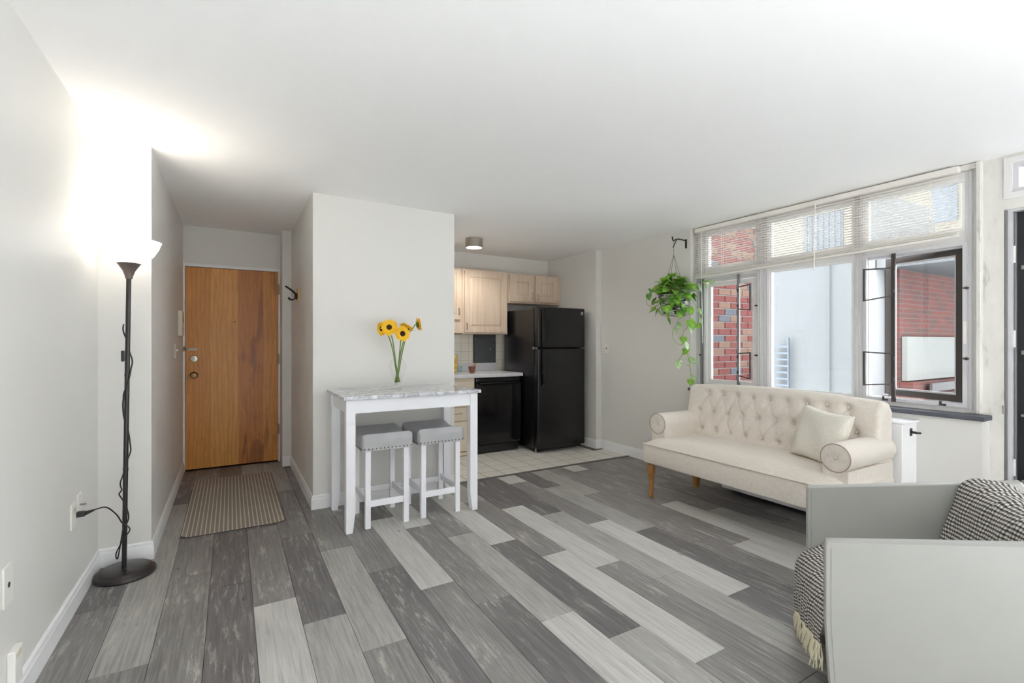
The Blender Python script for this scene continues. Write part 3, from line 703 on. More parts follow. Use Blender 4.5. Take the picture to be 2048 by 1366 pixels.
# coat hook: wooden plaque with black curved tines
t = thing('coat_hook', 'black curved fork shaped coat hook on a small wooden plaque', 'coat hook', (.545, 4.8, 1.66))
obj('plaque', box(bmn(), .526, .545, 4.755, 4.845, 1.655, 1.765, .003, 1), 'pine', t)
for i in range(4):
    y = 4.775 + i * .017
    obj('tine', tube(bmn(), smoothpts([(.527, y, 1.70), (.495, y - .01, 1.735), (.46, y - .015, 1.762), (.425, y - .015, 1.785)], 4), [.006] * 8 + [.005] * 4 + [.003], 7), 'black_iron', t, smooth=True)
for i in range(6):
    y = 4.765 + i * .014
    obj('tine', tube(bmn(), smoothpts([(.527, y, 1.69), (.495, y, 1.668), (.468, y, 1.666), (.452, y, 1.684)], 4), .0055, 7), 'black_iron', t, smooth=True)
obj('bracket', box(bmn(), .505, .53, 4.762, 4.838, 1.672, 1.722, .008, 2), 'black_iron', t)

# ------------------------------------------------------------------ doormat
def rrect(x0, x1, y0, y1, r, n=6):
    out = []
    for cx, cy, a0 in ((x1 - r, y0 + r, -PI / 2), (x1 - r, y1 - r, 0), (x0 + r, y1 - r, PI / 2), (x0 + r, y0 + r, PI)):
        for i in range(n + 1): a = a0 + PI / 2 * i / n; out.append((cx + r * math.cos(a), cy + r * math.sin(a)))
    return out
t = thing('doormat', 'taupe striped doormat with rounded corners before the entry door', 'doormat', (.03, 4.54, 0))
obj('backing', prism(bmn(), rrect(-.285, .345, 3.79, 5.29, .05), 0.0005, .004), 'mat_edge', t)
obj('pile', prism(bmn(), rrect(-.281, .341, 3.795, 5.286, .05), .004, .010), 'mat', t)

# ------------------------------------------------------------------ bar table
t = thing('bar_table', 'white counter-height bar table with grey veined marble top against the wall', 'table', (1.147, 3.62, 0))
obj('tabletop', box(bmn(), .642, 1.655, 3.305, 3.935, .893, .918, .004, 2), 'marble', t)
def sqleg(bm, x0, x1, y0, y1, z0, z1, tx=0, ty=0, hz=.14):
    """square leg whose foot tapers on the sides given by the signs tx, ty"""
    secs = []
    for z, k in ((z0, 1), (z0 + hz, 0), (z1, 0)):
        a, b, c, d = x0, x1, y0, y1
        if k:
            if tx > 0: a += .018
            elif tx < 0: b -= .018
            if ty > 0: c += .018
            elif ty < 0: d -= .018
        secs.append([(a, c, z), (b, c, z), (b, d, z), (a, d, z)])
    return loft(bm, secs)
for (x0, y0, tx) in ((.665, 3.33, -1), (1.575, 3.33, 1), (.665, 3.855, -1), (1.575, 3.855, 1)):
    obj('leg', sqleg(bmn(), x0, x0 + .06, y0, y0 + .06, 0, .893, tx), 'table_white', t)
obj('apron', box(bmn(), .725, 1.575, 3.338, 3.36, .80, .893), 'table_white', t); obj('apron', box(bmn(), .725, 1.575, 3.885, 3.907, .80, .893), 'table_white', t)
obj('apron', box(bmn(), .673, .695, 3.39, 3.855, .80, .893), 'table_white', t); obj('apron', box(bmn(), 1.605, 1.627, 3.39, 3.855, .80, .893), 'table_white', t)

# ------------------------------------------------------------------ stools
def make_stool(x0, y0, label):
    """x0,y0: front-left outer leg corner; legs .30 x .38 apart"""
    wx, dy = .305, .375
    t = thing('bar_stool', label, 'stool', (x0 + wx / 2, y0 + dy / 2, 0), 'saddle seat stools at the bar table')
    lg = .036
    for (a, b) in ((x0, y0), (x0 + wx - lg, y0), (x0, y0 + dy - lg), (x0 + wx - lg, y0 + dy - lg)):
        obj('leg', sqleg(bmn(), a, a + lg, b, b + lg, 0, .545, 0, 0), 'table_white', t)
    for (a, b, c, d, z) in ((x0 + lg, x0 + wx - lg, y0 + .008, y0 + .026, .165), (x0 + lg, x0 + wx - lg, y0 + dy - .026, y0 + dy - .008, .165), (x0 + .008, x0 + .026, y0 + lg, y0 + dy - lg, .185), (x0 + wx - .026, x0 + wx - .008, y0 + lg, y0 + dy - lg, .185)):
        obj('stretcher', box(bmn(), a, b, c, d, z - .022, z + .022, .002, 1), 'table_white', t)
    sx0, sx1, sy0, sy1 = x0 - .028, x0 + wx + .028, y0 - .02, y0 + dy + .02
    secs = []; N = 22
    for i in range(N + 1):
        u = i / N; y = sy0 + (sy1 - sy0) * u
        e = min(u, 1 - u) * (sy1 - sy0)              # rounding at front and back
        k = 1 - (1 - min(e / .03, 1)) ** 2; k = max(k, 0) ** .5
        top = .652 - .030 * math.sin(PI * u) ** 1.3; top = .60 + (top - .60) * (.35 + .65 * k); ins = (1 - k) * .014
        a, b = sx0 + ins, sx1 - ins; zb = .536; r = .03
        ring = [(a, y, zb), (b, y, zb)]
        for j in range(5): q = PI / 2 * j / 4; ring.append((b - r + r * math.cos(q), y, top - r + r * math.sin(q)))
        for j in range(5): q = PI / 2 + PI / 2 * j / 4; ring.append((a + r + r * math.cos(q), y, top - r + r * math.sin(q)))
        secs.append(ring)
    seat = obj('seat', loft(bmn(), secs), 'stool_vinyl', t, smooth=50)
    nh = bmn(); lathe(nh, [(.0055, 0), (.0045, .0025), (.001, .0038)], n=8)
    head = None
    def nail(x, y, rot):
        nonlocal head
        if head is None:
            head = obj('nailhead', nh, 'nailhead', seat, smooth=True); o = head
        else:
            o = head.copy(); o.name = 'nailhead'; COL.objects.link(o); o.parent = seat
        o.location = Vector((x, y, .549)) - W[seat]; o.rotation_euler = rot; W[o] = Vector((x, y, .549))
    n = 13
    for i in range(n): nail(sx0 + .018 + (sx1 - sx0 - .036) * i / (n - 1), sy0 - .0012 + .0, (PI / 2, 0, 0))
    for i in range(14):
        y = sy0 + .02 + (sy1 - sy0 - .04) * i / 13
        nail(sx0 - .0012, y, (0, -PI / 2, 0)); nail(sx1 + .0012, y, (0, PI / 2, 0))
    return t
make_stool(.797, 3.355, 'grey saddle seat stool with nailhead trim nearer the hallway')
make_stool(1.197, 3.36, 'grey saddle seat stool with nailhead trim nearer the kitchen')

# ------------------------------------------------------------------ vase and sunflowers
VX, VY = 1.125, 3.70; TZ = .918
vprof = [(.050, 0), (.050, .004), (.022, .012), (.016, .022), (.022, .035), (.034, .07), (.052, .12), (.067, .165), (.068, .185), (.055, .21), (.036, .235), (.030, .26), (.036, .29)]
t = thing('glass_vase', 'clear footed glass vase holding sunflowers on the marble table', 'vase', (VX, VY, TZ))
vs = obj('vessel', lathe(bmn(), vprof, (VX, VY, TZ), 32, True, False), 'vase_glass', t, smooth=40)
petal_cache = {}
def sunflower(label, bend, head, nrm, r=.052, back=False):
    """bend: list of stem points below the head"""
    t = thing('sunflower', label, 'sunflower', (VX, VY, TZ + .04), 'sunflowers in the glass vase')
    nrm = Vector(nrm).normalized(); head = Vector(head)
    obj('stem', tube(bmn(), smoothpts(bend + [head - nrm * .025, head - nrm * .008], 5), .0045, 7), 'stem', t, smooth=True)
    R_ = Matrix.Translation(head) @ nrm.to_track_quat('Z', 'Y').to_matrix().to_4x4()
    bm = bmn(); rng = random.Random(len(label))
    for ring, (n, l, lift, zz) in enumerate(((19, 1.0, .10, 0), (17, .88, .28, .003), (15, .75, .45, .005))):
        for i in range(n):
            a = 2 * PI * (i + ring * .37) / n + rng.uniform(-.06, .06); L = r * l * rng.uniform(.9, 1.08); wd = .0105 * rng.uniform(.85, 1.15); z0 = zz
            ca, sa = math.cos(a), math.sin(a); lf = lift + rng.uniform(-.12, .12)
            def P(s, q, dz=0): return bm.verts.new((ca * s - sa * q, sa * s + ca * q, z0 + lf * (s - .016) + dz))
            s0 = .016; m1 = s0 + (L - s0) * .35; m2 = s0 + (L - s0) * .72
            v = [P(s0, -wd * .45), P(s0, wd * .45), P(m1, -wd), P(m1, wd), P(m2, -wd * .8), P(m2, wd * .8), P(L, 0, -.002)]
            c1, c2 = P(m1, 0, -.002), P(m2, 0, -.002)
            for f in ((0, 2, 7), (0, 7, 1), (1, 7, 3), (2, 4, 8), (2, 8, 7), (7, 8, 5), (7, 5, 3), (4, 6, 8), (8, 6, 5)):
                vv = v + [c1, c2]; bm.faces.new([vv[k] for k in f])
    bm.transform(R_); obj('petals', bm, 'petal', t, smooth=True, rec=False)
    bm = bmn(); lathe(bm, [(.025, -.002), (.026, .004), (.019, .008), (.008, .0085), (.002, .007)], n=20); bm.transform(R_); obj('disc', bm, 'disc', t, smooth=True)
    bm = bmn(); lathe(bm, [(.004, -.016), (.012, -.011), (.021, -.003), (.018, -.001)], n=14)
    for i in range(14):
        a = 2 * PI * i / 14; ca, sa = math.cos(a), math.sin(a)
        q = [bm.verts.new((ca * s - sa * o, sa * s + ca * o, z)) for s, o, z in ((.012, -.006, -.01), (.012, .006, -.01), (.036, 0, -.012))]; bm.faces.new(q)
    bm.transform(R_); obj('sepals', bm, 'sepal', t, rec=False)
def vb(dx, dy, dz): return (VX + dx, VY + dy, TZ + dz)
sunflower('large sunflower facing the room at upper left of the bouquet', [vb(.018, .005, .05), vb(-.008, 0, .16), vb(-.022, 0, .26), vb(-.04, 0, .38)], (VX - .075, VY - .03, 1.393), (-.25, -1, .22), .07)
sunflower('half hidden sunflower turned to the left edge of the bouquet', [vb(.010, .012, .05), vb(-.012, .01, .16), vb(-.03, .015, .28), vb(-.055, .02, .38)], (VX - .115, VY + .02, 1.385), (-1, -.55, -.1), .058)
sunflower('lower centre sunflower facing straight out of the bouquet', [vb(-.014, 0, .045), vb(.002, -.005, .16), vb(.012, -.01, .27), vb(.02, -.01, .36)], (VX + .022, VY - .05, 1.345), (.05, -1, .05), .066)
sunflower('sunflower turned away behind the lower centre bloom', [vb(-.018, .008, .05), vb(.008, .008, .17), vb(.03, .01, .29), vb(.055, .01, .39)], (VX + .072, VY + .01, 1.392), (.45, .1, .8), .064)
sunflower('sunflower seen from the side reaching out to the far right', [vb(-.008, -.012, .05), vb(.018, 0, .18), vb(.045, .005, .31), vb(.075, .005, .41), vb(.12, .005, .465)], (VX + .165, VY, 1.42), (1, -.1, .18), .062)

# ------------------------------------------------------------------ kitchen
def handle(x, y, z0, z1, par):
    bm = bmn(); tube(bm, smoothpts([(x, y, z0), (x, y - .02, z0 + .008), (x, y - .026, (z0 + z1) / 2), (x, y - .02, z1 - .008), (x, y, z1)], 4), .0045, 7); obj('handle', bm, 'nickel', par, smooth=True)
def cab_door(par, x0, x1, z0, z1, yf, hx, hz, st=.055, mat='cab'):
    d = obj('door', box(bmn(), x0, x1, yf - .012, yf, z0, z1, .002, 1), mat, par)
    bm = bmn(); frame(bm, 'y', x0 + .001, x1 - .001, z0 + .001, z1 - .001, yf - .021, yf - .011, st); obj('door_rails', bm, mat, d)
    a, b, c, e = x0 + st + .006, x1 - st - .006, z0 + st + .006, z1 - st - .006; s = .022
    pan = loft(bmn(), [[(a, yf - .0115, c), (b, yf - .0115, c), (b, yf - .0115, e), (a, yf - .0115, e)], [(a, yf - .013, c), (b, yf - .013, c), (b, yf - .013, e), (a, yf - .013, e)], [(a + s, yf - .02, c + s), (b - s, yf - .02, c + s), (b - s, yf - .02, e - s), (a + s, yf - .02, e - s)]])
    obj('raised_panel', pan, mat, d)
    handle(hx, yf - .02, hz, hz + .08, d)
YU = 5.25
u1 = thing('upper_cabinet', 'narrow strip of a shorter pickled wood wall cabinet at the closet wall', 'cabinet', (2.05, 5.38, 1.50))
obj('body', box(bmn(), 1.74, 2.375, YU, 5.52, 1.385, 2.15), 'cab', u1); cab_door(u1, 1.76, 2.35, 1.545, 2.135, YU, 2.322, 1.60)
u2 = thing('upper_cabinet', 'tall pickled wood wall cabinet with one door above the counter', 'cabinet', (2.68, 5.38, 1.375))
obj('body', box(bmn(), 2.377, 2.993, YU, 5.52, 1.375, 2.15), 'cab', u2); cab_door(u2, 2.40, 2.975, 1.395, 2.13, YU, 2.425, 1.43, .07)
u3 = thing('upper_cabinet', 'short two door pickled wood wall cabinet above the refrigerator', 'cabinet', (3.39, 5.38, 1.77))
obj('body', box(bmn(), 2.995, 3.79, YU, 5.52, 1.768, 2.142), 'cab', u3); cab_door(u3, 3.02, 3.368, 1.79, 2.125, YU, 3.345, 1.83, .075); cab_door(u3, 3.402, 3.75, 1.79, 2.125, YU, 3.43, 1.81, .075)
# base cabinet with drawers
bc = thing('base_cabinet', 'cream kitchen base cabinet with drawers left of the dishwasher', 'cabinet', (2.06, 5.2, 0))
obj('body', box(bmn(), 1.73, 2.392, 4.955, 5.51, .10, .873), 'cream', bc); obj('toe_kick', box(bmn(), 1.73, 2.392, 4.985, 5.50, .0, .10), 'cream', bc)
obj('base_rail', box(bmn(), 1.73, 2.385, 4.945, 4.985, .003, .045, .004, 1), 'cream', bc)
for (z0, z1) in ((.700, .842), (.556, .685), (.402, .546), (.055, .390)):
    dr = obj('drawer', box(bmn(), 1.76, 2.375, 4.932, 4.955, z0, z1, .005, 2), 'cream', bc)
    zz = (z0 + z1) / 2 + .01; bm = bmn(); tube(bm, smoothpts([(2.13, 4.934, zz), (2.14, 4.912, zz), (2.18, 4.908, zz), (2.22, 4.912, zz), (2.23, 4.934, zz)], 4), .0045, 7); obj('handle', bm, 'nickel', dr, smooth=True)
# countertop with lip
ct = thing('countertop', 'pale grey laminate kitchen countertop with low backsplash lip', 'countertop', (2.37, 5.2, .873))
obj('slab', box(bmn(), 1.722, 3.018, 4.912, 5.52, .873, .913, .006, 2), 'laminate', ct); obj('backsplash_lip', box(bmn(), 1.722, 2.972, 5.50, 5.52, .913, 1.012, .003, 1), 'laminate', ct)
# wall tiles (parts of the kitchen back wall) around the electrical panel
PX0, PX1, PZ0, PZ1 = 2.655, 2.955, 1.018, 1.368
ts = .108; wt = {}
obj('tile_bed', box(bmn(), 1.72, 3.2, 5.514, 5.5205, .913, 1.375), 'grout', wall_kb)
for i in range(14):
    for j in range(5):
        x0, x1, z0, z1 = 1.72 + ts * i, 1.72 + ts * (i + 1), 1.374 - ts * (j + 1), 1.374 - ts * j
        z0 = max(z0, .913)
        pieces = [(x0, x1)]
        if z1 > PZ0 + .01:
            pieces = [(x0, min(x1, PX0 - .015)), (max(x0, PX1 + .015), x1)]
        for a, b_ in pieces:
            if b_ - a < .015 or z1 - z0 < .012: continue
            key = (round(b_ - a, 3), round(z1 - z0, 3)); c = ((a + b_) / 2, 5.5115, (z0 + z1) / 2)
            if key in wt: share('tile', wt[key], c, wall_kb)
            else: wt[key] = obj('tile', box(bmn(), a + .001, b_ - .001, 5.509, 5.514, z0 + .001, z1 - .001, .001, 1), 'wall_tile', wall_kb)
ep = thing('electrical_panel', 'dark grey electrical panel cover on the kitchen backsplash', 'electrical panel', (2.805, 5.50, PZ0))
obj('panel_frame', box(bmn(), PX0, PX1, 5.494, 5.5135, PZ0, PZ1, .003, 1), 'panel_grey', ep); obj('panel_door', box(bmn(), PX0 + .035, PX1 - .035, 5.489, 5.495, PZ0 + .04, PZ1 - .04, .002, 1), 'panel_grey', ep)
obj('panel_latch', box(bmn(), PX1 - .085, PX1 - .075, 5.484, 5.49, 1.17, 1.20), 'nickel', ep)
for x in (PX0 + .015, PX1 - .015):
    for z in (PZ0 + .05, PZ1 - .05): obj('screw', box(bmn(), x - .005, x + .005, 5.4925, 5.4945, z - .005, z + .005), 'nickel', ep)
# dishwasher
dw = thing('dishwasher', 'black built-in dishwasher under the kitchen counter', 'dishwasher', (2.69, 5.2, 0))
obj('cabinet', box(bmn(), 2.396, 2.995, 4.965, 5.5, .05, .868), 'satin_black', dw)
bm = bmn()
secs = []
for z, y in ((.105, 4.935), (.12, 4.925), (.45, 4.916), (.77, 4.918), (.80, 4.922), (.812, 4.93)): secs.append([(2.405, y, z), (2.988, y, z), (2.988, 4.966, z), (2.405, 4.966, z)])
dd = obj('door', loft(bm, secs), 'gloss_black', dw, smooth=30)
obj('control_strip', box(bmn(), 2.405, 2.988, 4.93, 4.966, .822, .862, .006, 2), 'gloss_black', dw)
obj('handle', tube(bmn(), smoothpts([(2.45, 4.93, .808), (2.47, 4.905, .806), (2.70, 4.898, .804), (2.92, 4.905, .806), (2.945, 4.93, .808)], 6), .0085, 8), 'gloss_black', dd, smooth=True)
obj('kick_panel', box(bmn(), 2.405, 2.96, 4.938, 4.96, .012, .098, .004, 1), 'satin_black', dw)
for x in (2.42, 2.97): obj('foot', lathe(bmn(), [(.014, 0), (.014, .012), (.006, .012), (.006, .055)], (x, 4.985, 0), 10), 'satin_black', dw)
# refrigerator
fr = thing('refrigerator', 'black textured top-freezer refrigerator at the kitchen end', 'refrigerator', (3.37, 5.03, 0))
obj('cabinet', box(bmn(), 3.032, 3.71, 4.705, 5.40, .035, 1.668, .006, 2), 'fridge', fr, smooth=30)
fd = obj('freezer_door', box(bmn(), 3.03, 3.712, 4.612, 4.695, 1.213, 1.682, .014, 3), 'fridge', fr, smooth=30)
md = obj('fridge_door', box(bmn(), 3.03, 3.712, 4.612, 4.695, .052, 1.203, .014, 3), 'fridge', fr, smooth=30)
obj('door_gasket', box(box(bmn(), 3.045, 3.70, 4.69, 4.71, .06, 1.195), 3.045, 3.70, 4.69, 4.71, 1.22, 1.67), 'satin_black', fr)
def fh(z0, z1, flip, par):
    s = []; N = 10
    for i in range(N + 1):
        u = i / N; z = z0 + (z1 - z0) * u; y = 4.612 - .045 * min(1, (u if flip else 1 - u) * 6 + .25); hw = .016
        s.append([(3.075 - .004, y + .028, z), (3.075 + hw * 2 + .004, y + .028, z), (3.075 + hw * 2, y, z), (3.075, y, z)])
    obj('handle', loft(bmn(), s), 'gloss_black', par, smooth=30)
fh(1.215, 1.655, True, fd); fh(.772, 1.20, True, md)
bm = bmn(); lathe(bm, [(.019, 0), (.019, .003), (.016, .004)], n=24); bm.transform(Matrix.Translation((3.664, 4.612, 1.622)) @ Matrix.Rotation(PI / 2, 4, 'X')); bdg = obj('badge', bm, 'chrome', fd)
bm = bmn()   # cursive monogram strokes on the badge
tube(bm, smoothpts([(3.659 + .006 * math.cos(a), 4.6065, 1.622 + .008 * math.sin(a)) for a in (0.6, 1.6, 2.6, 3.6, 4.6, 5.6)] + [(3.662, 4.6065, 1.621)], 3), .0011, 5)
tube(bm, smoothpts([(3.674, 4.6065, 1.628), (3.668, 4.6065, 1.629), (3.667, 4.6065, 1.624), (3.671, 4.6065, 1.622), (3.667, 4.6065, 1.619), (3.667, 4.6065, 1.615), (3.674, 4.6065, 1.615)], 3), .0011, 5)
obj('monogram', bm, 'black_iron', bdg)
obj('hinge', box(box(bmn(), 3.024, 3.05, 4.65, 4.72, 1.2035, 1.2125), 3.024, 3.032, 4.69, 4.72, 1.195, 1.222), 'nickel', fr)
obj('hinge', box(bmn(), 3.036, 3.075, 4.65, 4.73, 1.668, 1.69, .003, 1), 'satin_black', fr)
obj('base_grille', box(bmn(), 3.06, 3.69, 4.68, 4.72, .012, .05), 'satin_black', fr)
for x in (3.06, 3.66): obj('foot', lathe(bmn(), [(.018, 0), (.018, .014), (.008, .016), (.008, .05)], (x, 4.70, 0), 10), 'nickel', fr)
# flush ceiling light
zk = zc(2.29)
cl = thing('ceiling_light', 'round brushed metal flush ceiling light lit in the kitchen', 'ceiling light', (2.29, 4.75, zk - .10))
obj('housing', lathe(bmn(), [(.094, zk), (.094, zk - .10), (.088, zk - .10), (.086, zk - .085)], (2.29, 4.75, 0), 32, True, False), 'nickel', cl, smooth=40)
obj('lens', lathe(bmn(), [(.087, zk - .088), (.07, zk - .094), (.02, zk - .097)], (2.29, 4.75, 0), 32), 'downlight_lens', cl, smooth=True)
kd = bpy.data.lights.new('kitchen_light', 'SPOT'); kd.energy = 5; kd.spot_size = math.radians(165); kd.spot_blend = .6; kd.shadow_soft_size = .07; kd.color = (1, .95, .88)
ko = bpy.data.objects.new('kitchen_light', kd); COL.objects.link(ko); ko.parent = cl; ko.location = (0, 0, -.02)
# counter things
jx, jy = 2.222, 5.16
t = thing('lemon_jar', 'tall glass jar filled with lemons on the counter', 'jar', (jx, jy, .913))
o = obj('jar', lathe(bmn(), [(.055, .914), (.058, .92), (.058, 1.12), (.050, 1.135), (.050, 1.145)], (jx, jy, 0), 24, True, False), 'jar_glass', t, smooth=40)
spots = [(.02, .01, .95), (-.026, .004, .955), (.022, -.012, 1.0), (-.02, .016, 1.006), (.018, .014, 1.05), (-.022, -.012, 1.058), (.012, -.008, 1.10)]
l0 = None
LM = ['lowest lemon on the right in the glass jar', 'lowest lemon on the left in the glass jar', 'second lemon up on the right in the jar', 'second lemon up on the left in the jar', 'third lemon up on the right in the jar', 'third lemon up on the left in the jar', 'topmost lemon in the glass jar']
for (dx, dy, z), lb in zip(spots, LM):
    if l0 is None:
        l0 = obj('lemon', lathe(bmn(), [(.003, -.035), (.008, -.031), (.020, -.020), (.026, 0), (.020, .02), (.008, .031), (.003, .036)], (jx + dx, jy + dy, z), 14), 'lemon', None, smooth=True); o = l0
    else:
        o = l0.copy(); o.name = 'lemon'; COL.objects.link(o); W[o] = Vector((jx + dx, jy + dy, z)); o.location = W[o]
    o.rotation_euler = (random.uniform(.9, 1.6), random.uniform(-.5, .5), random.uniform(0, 6)); tag(o, lb, 'lemon', 'lemons in the glass jar')
mx_, my_ = 2.452, 5.14
t = thing('mortar', 'small brown wooden mortar on the counter beside the lemon jar', 'mortar', (mx_, my_, .913))
obj('bowl', lathe(bmn(), [(.028, .9135), (.028, .92), (.036, .945), (.043, .985), (.0445, .992), (.040, .99), (.032, .955), (.015, .94)], (mx_, my_, 0), 24), 'mortar_wood', t, smooth=40)
tag(obj('pestle', tube(bmn(), smoothpts([(mx_ - .006, my_ + .004, .955), (mx_ + .012, my_, .985), (mx_ + .045, my_ - .008, 1.03)], 4), [.012, .011, .010, .009, .0085, .009, .010, .0115, .010], 10), 'pestle_wood', None, smooth=40), 'light wooden pestle leaning in the brown mortar', 'pestle')
tag(obj('tumbler', lathe(bmn(), [(.028, .9135), (.030, .92), (.034, .99), (.032, .99), (.028, .925)], (2.36, 5.30, 0), 20), 'tumbler_glass', None, smooth=40), 'small pale blue glass tumbler behind the mortar', 'tumbler')

# ------------------------------------------------------------------ hanging plant
HX, HY = 3.70, 3.24
hk = thing('plant_hook', 'black iron bracket hook high on the wall beside the window', 'hook', (XR, HY, 2.26))
obj('back_plate', box(bmn(), XR - .006, XR, HY - .012, HY + .012, 2.20, 2.29, .002, 1), 'black_iron', hk)
obj('arm', tube(bmn(), smoothpts([(XR - .004, HY, 2.275), (3.79, HY, 2.28), (3.73, HY, 2.275), (3.695, HY, 2.258), (3.68, HY, 2.27), (3.675, HY, 2.295)], 4), .0065, 7), 'black_iron', hk, smooth=True)
obj('brace', tube(bmn(), [(3.735, HY, 2.274), (3.685, HY, 2.19)], .005, 6), 'black_iron', hk)
pl = thing('hanging_pothos', 'trailing green pothos in a black and white woven hanging pot', 'potted plant', (HX, HY, 1.52))
pot = obj('pot', lathe(bmn(), [(.09, 1.53), (.102, 1.535)] + [(.107 + .04 * i / 12 + (.004 if i % 2 else -.002), 1.54 + .19 * i / 12) for i in range(13)] + [(.14, 1.735), (.128, 1.70)], (HX, HY, 0), 36), 'pot', pl, smooth=35)
obj('soil', lathe(bmn(), [(.121, 1.70), (.01, 1.715)], (HX, HY, 0), 20), 'soil', pl)
for a in (.3, 1.9, 3.4, 4.8):
    obj('hanger_wire', tube(bmn(), [(HX + .13 * math.cos(a), HY + .13 * math.sin(a), 1.725), (HX - .005, HY, 2.12), (HX - .005, HY, 2.25)], .0016, 5), 'black_iron', pl)
lv = bmn()
def leafmesh():
    bm = bmn(); outl = [(0, 0), (.30, -.10), (.46, .12), (.46, .38), (.33, .66), (.14, .9), (0, 1.05)]
    mid = [(0, 0.0), (0, .05), (0, .2), (0, .4), (0, .66), (0, .9), (0, 1.05)]
    mv = [bm.verts.new((0, y, -.10 * y * y)) for _, y in mid]
    for s in (-1, 1):
        ov = [bm.verts.new((s * x, y, .16 * x - .16 * y * y)) if 0 < i < 6 else None for i, (x, y) in enumerate(outl)]
        ov[0] = mv[0]; ov[6] = mv[6]
        for i in range(6):
            q = [ov[i], ov[i + 1], mv[i + 1], mv[i]]; q = [v for k, v in enumerate(q) if v not in q[:k]]
            if len(q) > 2: bm.faces.new(q if s > 0 else q[::-1])
    bm.transform(Matrix.Scale(.075, 4)); me = bpy.data.meshes.new('leaf'); bm.to_mesh(me); bm.free(); me.polygons.foreach_set('use_smooth', [True] * len(me.polygons)); return me
LF = []
for mt in ('leaf_green', 'leaf_dark', 'leaf_pale'): me = leafmesh(); me.materials.append(M[mt]); LF.append(me)
rl_ = random.Random(21)
def leaf_at(p, d, sc, kind, roll=0.0):
    d = Vector(d).normalized(); q = d.to_track_quat('Y', 'Z'); o = bpy.data.objects.new('leaf', LF[kind]); COL.objects.link(o); o.parent = pl
    o.location = Vector(p) - W[pl]; o.rotation_mode = 'QUATERNION'; o.rotation_quaternion = q @ Euler((0, roll, 0)).to_quaternion(); o.scale = (sc, sc, sc); W[o] = Vector(p)
petb = bmn()
for i in range(125):
    a = rl_.uniform(0, 2 * PI); r = .15 * math.sqrt(rl_.random()); z = 1.74 + .23 * rl_.random() * (1 - r / .22) + .02
    p = Vector((HX + r * math.cos(a), HY + r * math.sin(a) * .9, z)); b0 = Vector((HX + .4 * r * math.cos(a), HY + .4 * r * math.sin(a), 1.71))
    if p.x > XR - .03: p.x = XR - .03
    tube(petb, [b0, (b0 + p) / 2 + Vector((0, 0, .03)), p], .0018, 4)
    out = Vector((math.cos(a), math.sin(a), rl_.uniform(-.7, .5))) + Vector((-.25, -.55, 0)) * rl_.random()
    if p.x > XR - .10: out.x = min(out.x, .1)
    leaf_at(p, out, rl_.uniform(.85, 1.35), 0 if rl_.random() < .62 else 1 if rl_.random() < .6 else 2, rl_.uniform(-.8, .8))
# leaves spilling over the rim
for i in range(40):
    a = rl_.uniform(PI * .75, PI * 1.95); r = .152 + .03 * rl_.random(); z = 1.74 - .17 * rl_.random() ** 1.2
    if math.cos(a) > .1 and z < 1.7: continue
    p = Vector((HX + r * math.cos(a), HY + r * math.sin(a), z))
    if p.x > XR - .05: continue
    leaf_at(p, (math.cos(a) * .6, math.sin(a) * .8, rl_.uniform(-1.2, -.1)), rl_.uniform(.65, 1.1), 0 if rl_.random() < .6 else 1, rl_.uniform(-.6, .6))
obj('petioles', petb, 'vine', pl, smooth=True)
# sprays to the window side
def vine(pts, leaves):
    s = smoothpts(pts, 6); obj('vine', tube(bmn(), s, .0026, 5), 'vine', pl, smooth=True)
    for k, d, sc, kind in leaves: leaf_at(s[min(len(s) - 1, int(k * (len(s) - 1)))], d, sc, kind, rl_.uniform(-.7, .7))
vine([(HX + .09, HY - .03, 1.74), (HX + .14, HY - .10, 1.82), (HX + .15, HY - .20, 1.85), (HX + .14, HY - .30, 1.83)], [(.35, (.2, -.7, -.3), 1.1, 0), (.55, (.0, -.6, -.9), 1.3, 2), (.72, (.1, -.7, -.8), 1.2, 0), (.85, (-.2, -.8, .2), 1.0, 0), (1, (0, -1, -.2), .7, 2)])
vine([(HX - .10, HY - .06, 1.74), (HX - .22, HY - .08, 1.80), (HX - .34, HY - .06, 1.77), (HX - .385, HY - .03, 1.70), (HX - .38, HY - .02, 1.63), (HX - .28, HY - .05, 1.575)], [(.25, (-.8, -.2, .1), .9, 1), (.45, (-.7, -.5, -.3), 1.0, 1), (.55, (-.3, -.3, -.8), .9, 1), (1, (.3, -.4, -.6), .9, 0)])
vine([(HX - .12, HY - .04, 1.72), (HX - .2, HY - .08, 1.68), (HX - .22, HY - .09, 1.58), (HX - .19, HY - .09, 1.50)], [(.3, (-.7, -.4, -.3), 1.0, 1), (.6, (-.3, -.6, -.7), 1.1, 0), (.8, (.2, -.5, -.8), 1.0, 0), (1, (.2, -.5, -.9), .9, 1)])
vine([(HX - .02, HY - .13, 1.73), (HX - .01, HY - .18, 1.62), (HX + .01, HY - .17, 1.5), (HX - .005, HY - .16, 1.42), (HX - .05, HY - .15, 1.36), (HX - .015, HY - .15, 1.24), (HX + .03, HY - .15, 1.10), (HX + .055, HY - .15, .98), (HX + .06, HY - .15, .90)],
     [(.15, (-.3, -.6, -.7), 1.1, 0), (.28, (.1, -.6, -.9), 1.3, 0), (.36, (.3, -.5, -.9), 1.1, 2), (.56, (-.5, -.4, -.6), 1.0, 0), (.60, (-.2, -.6, -.7), 1.3, 2), (.66, (-.7, -.4, -.5), 1.0, 0), (.74, (.8, -.3, -.4), 1.2, 2), (.8, (-.7, -.4, .1), .8, 0), (.90, (.4, -.5, -.7), .8, 2), (.96, (-.6, -.4, -.5), 1.0, 0), (1, (.5, -.3, -.8), 1.0, 2)])
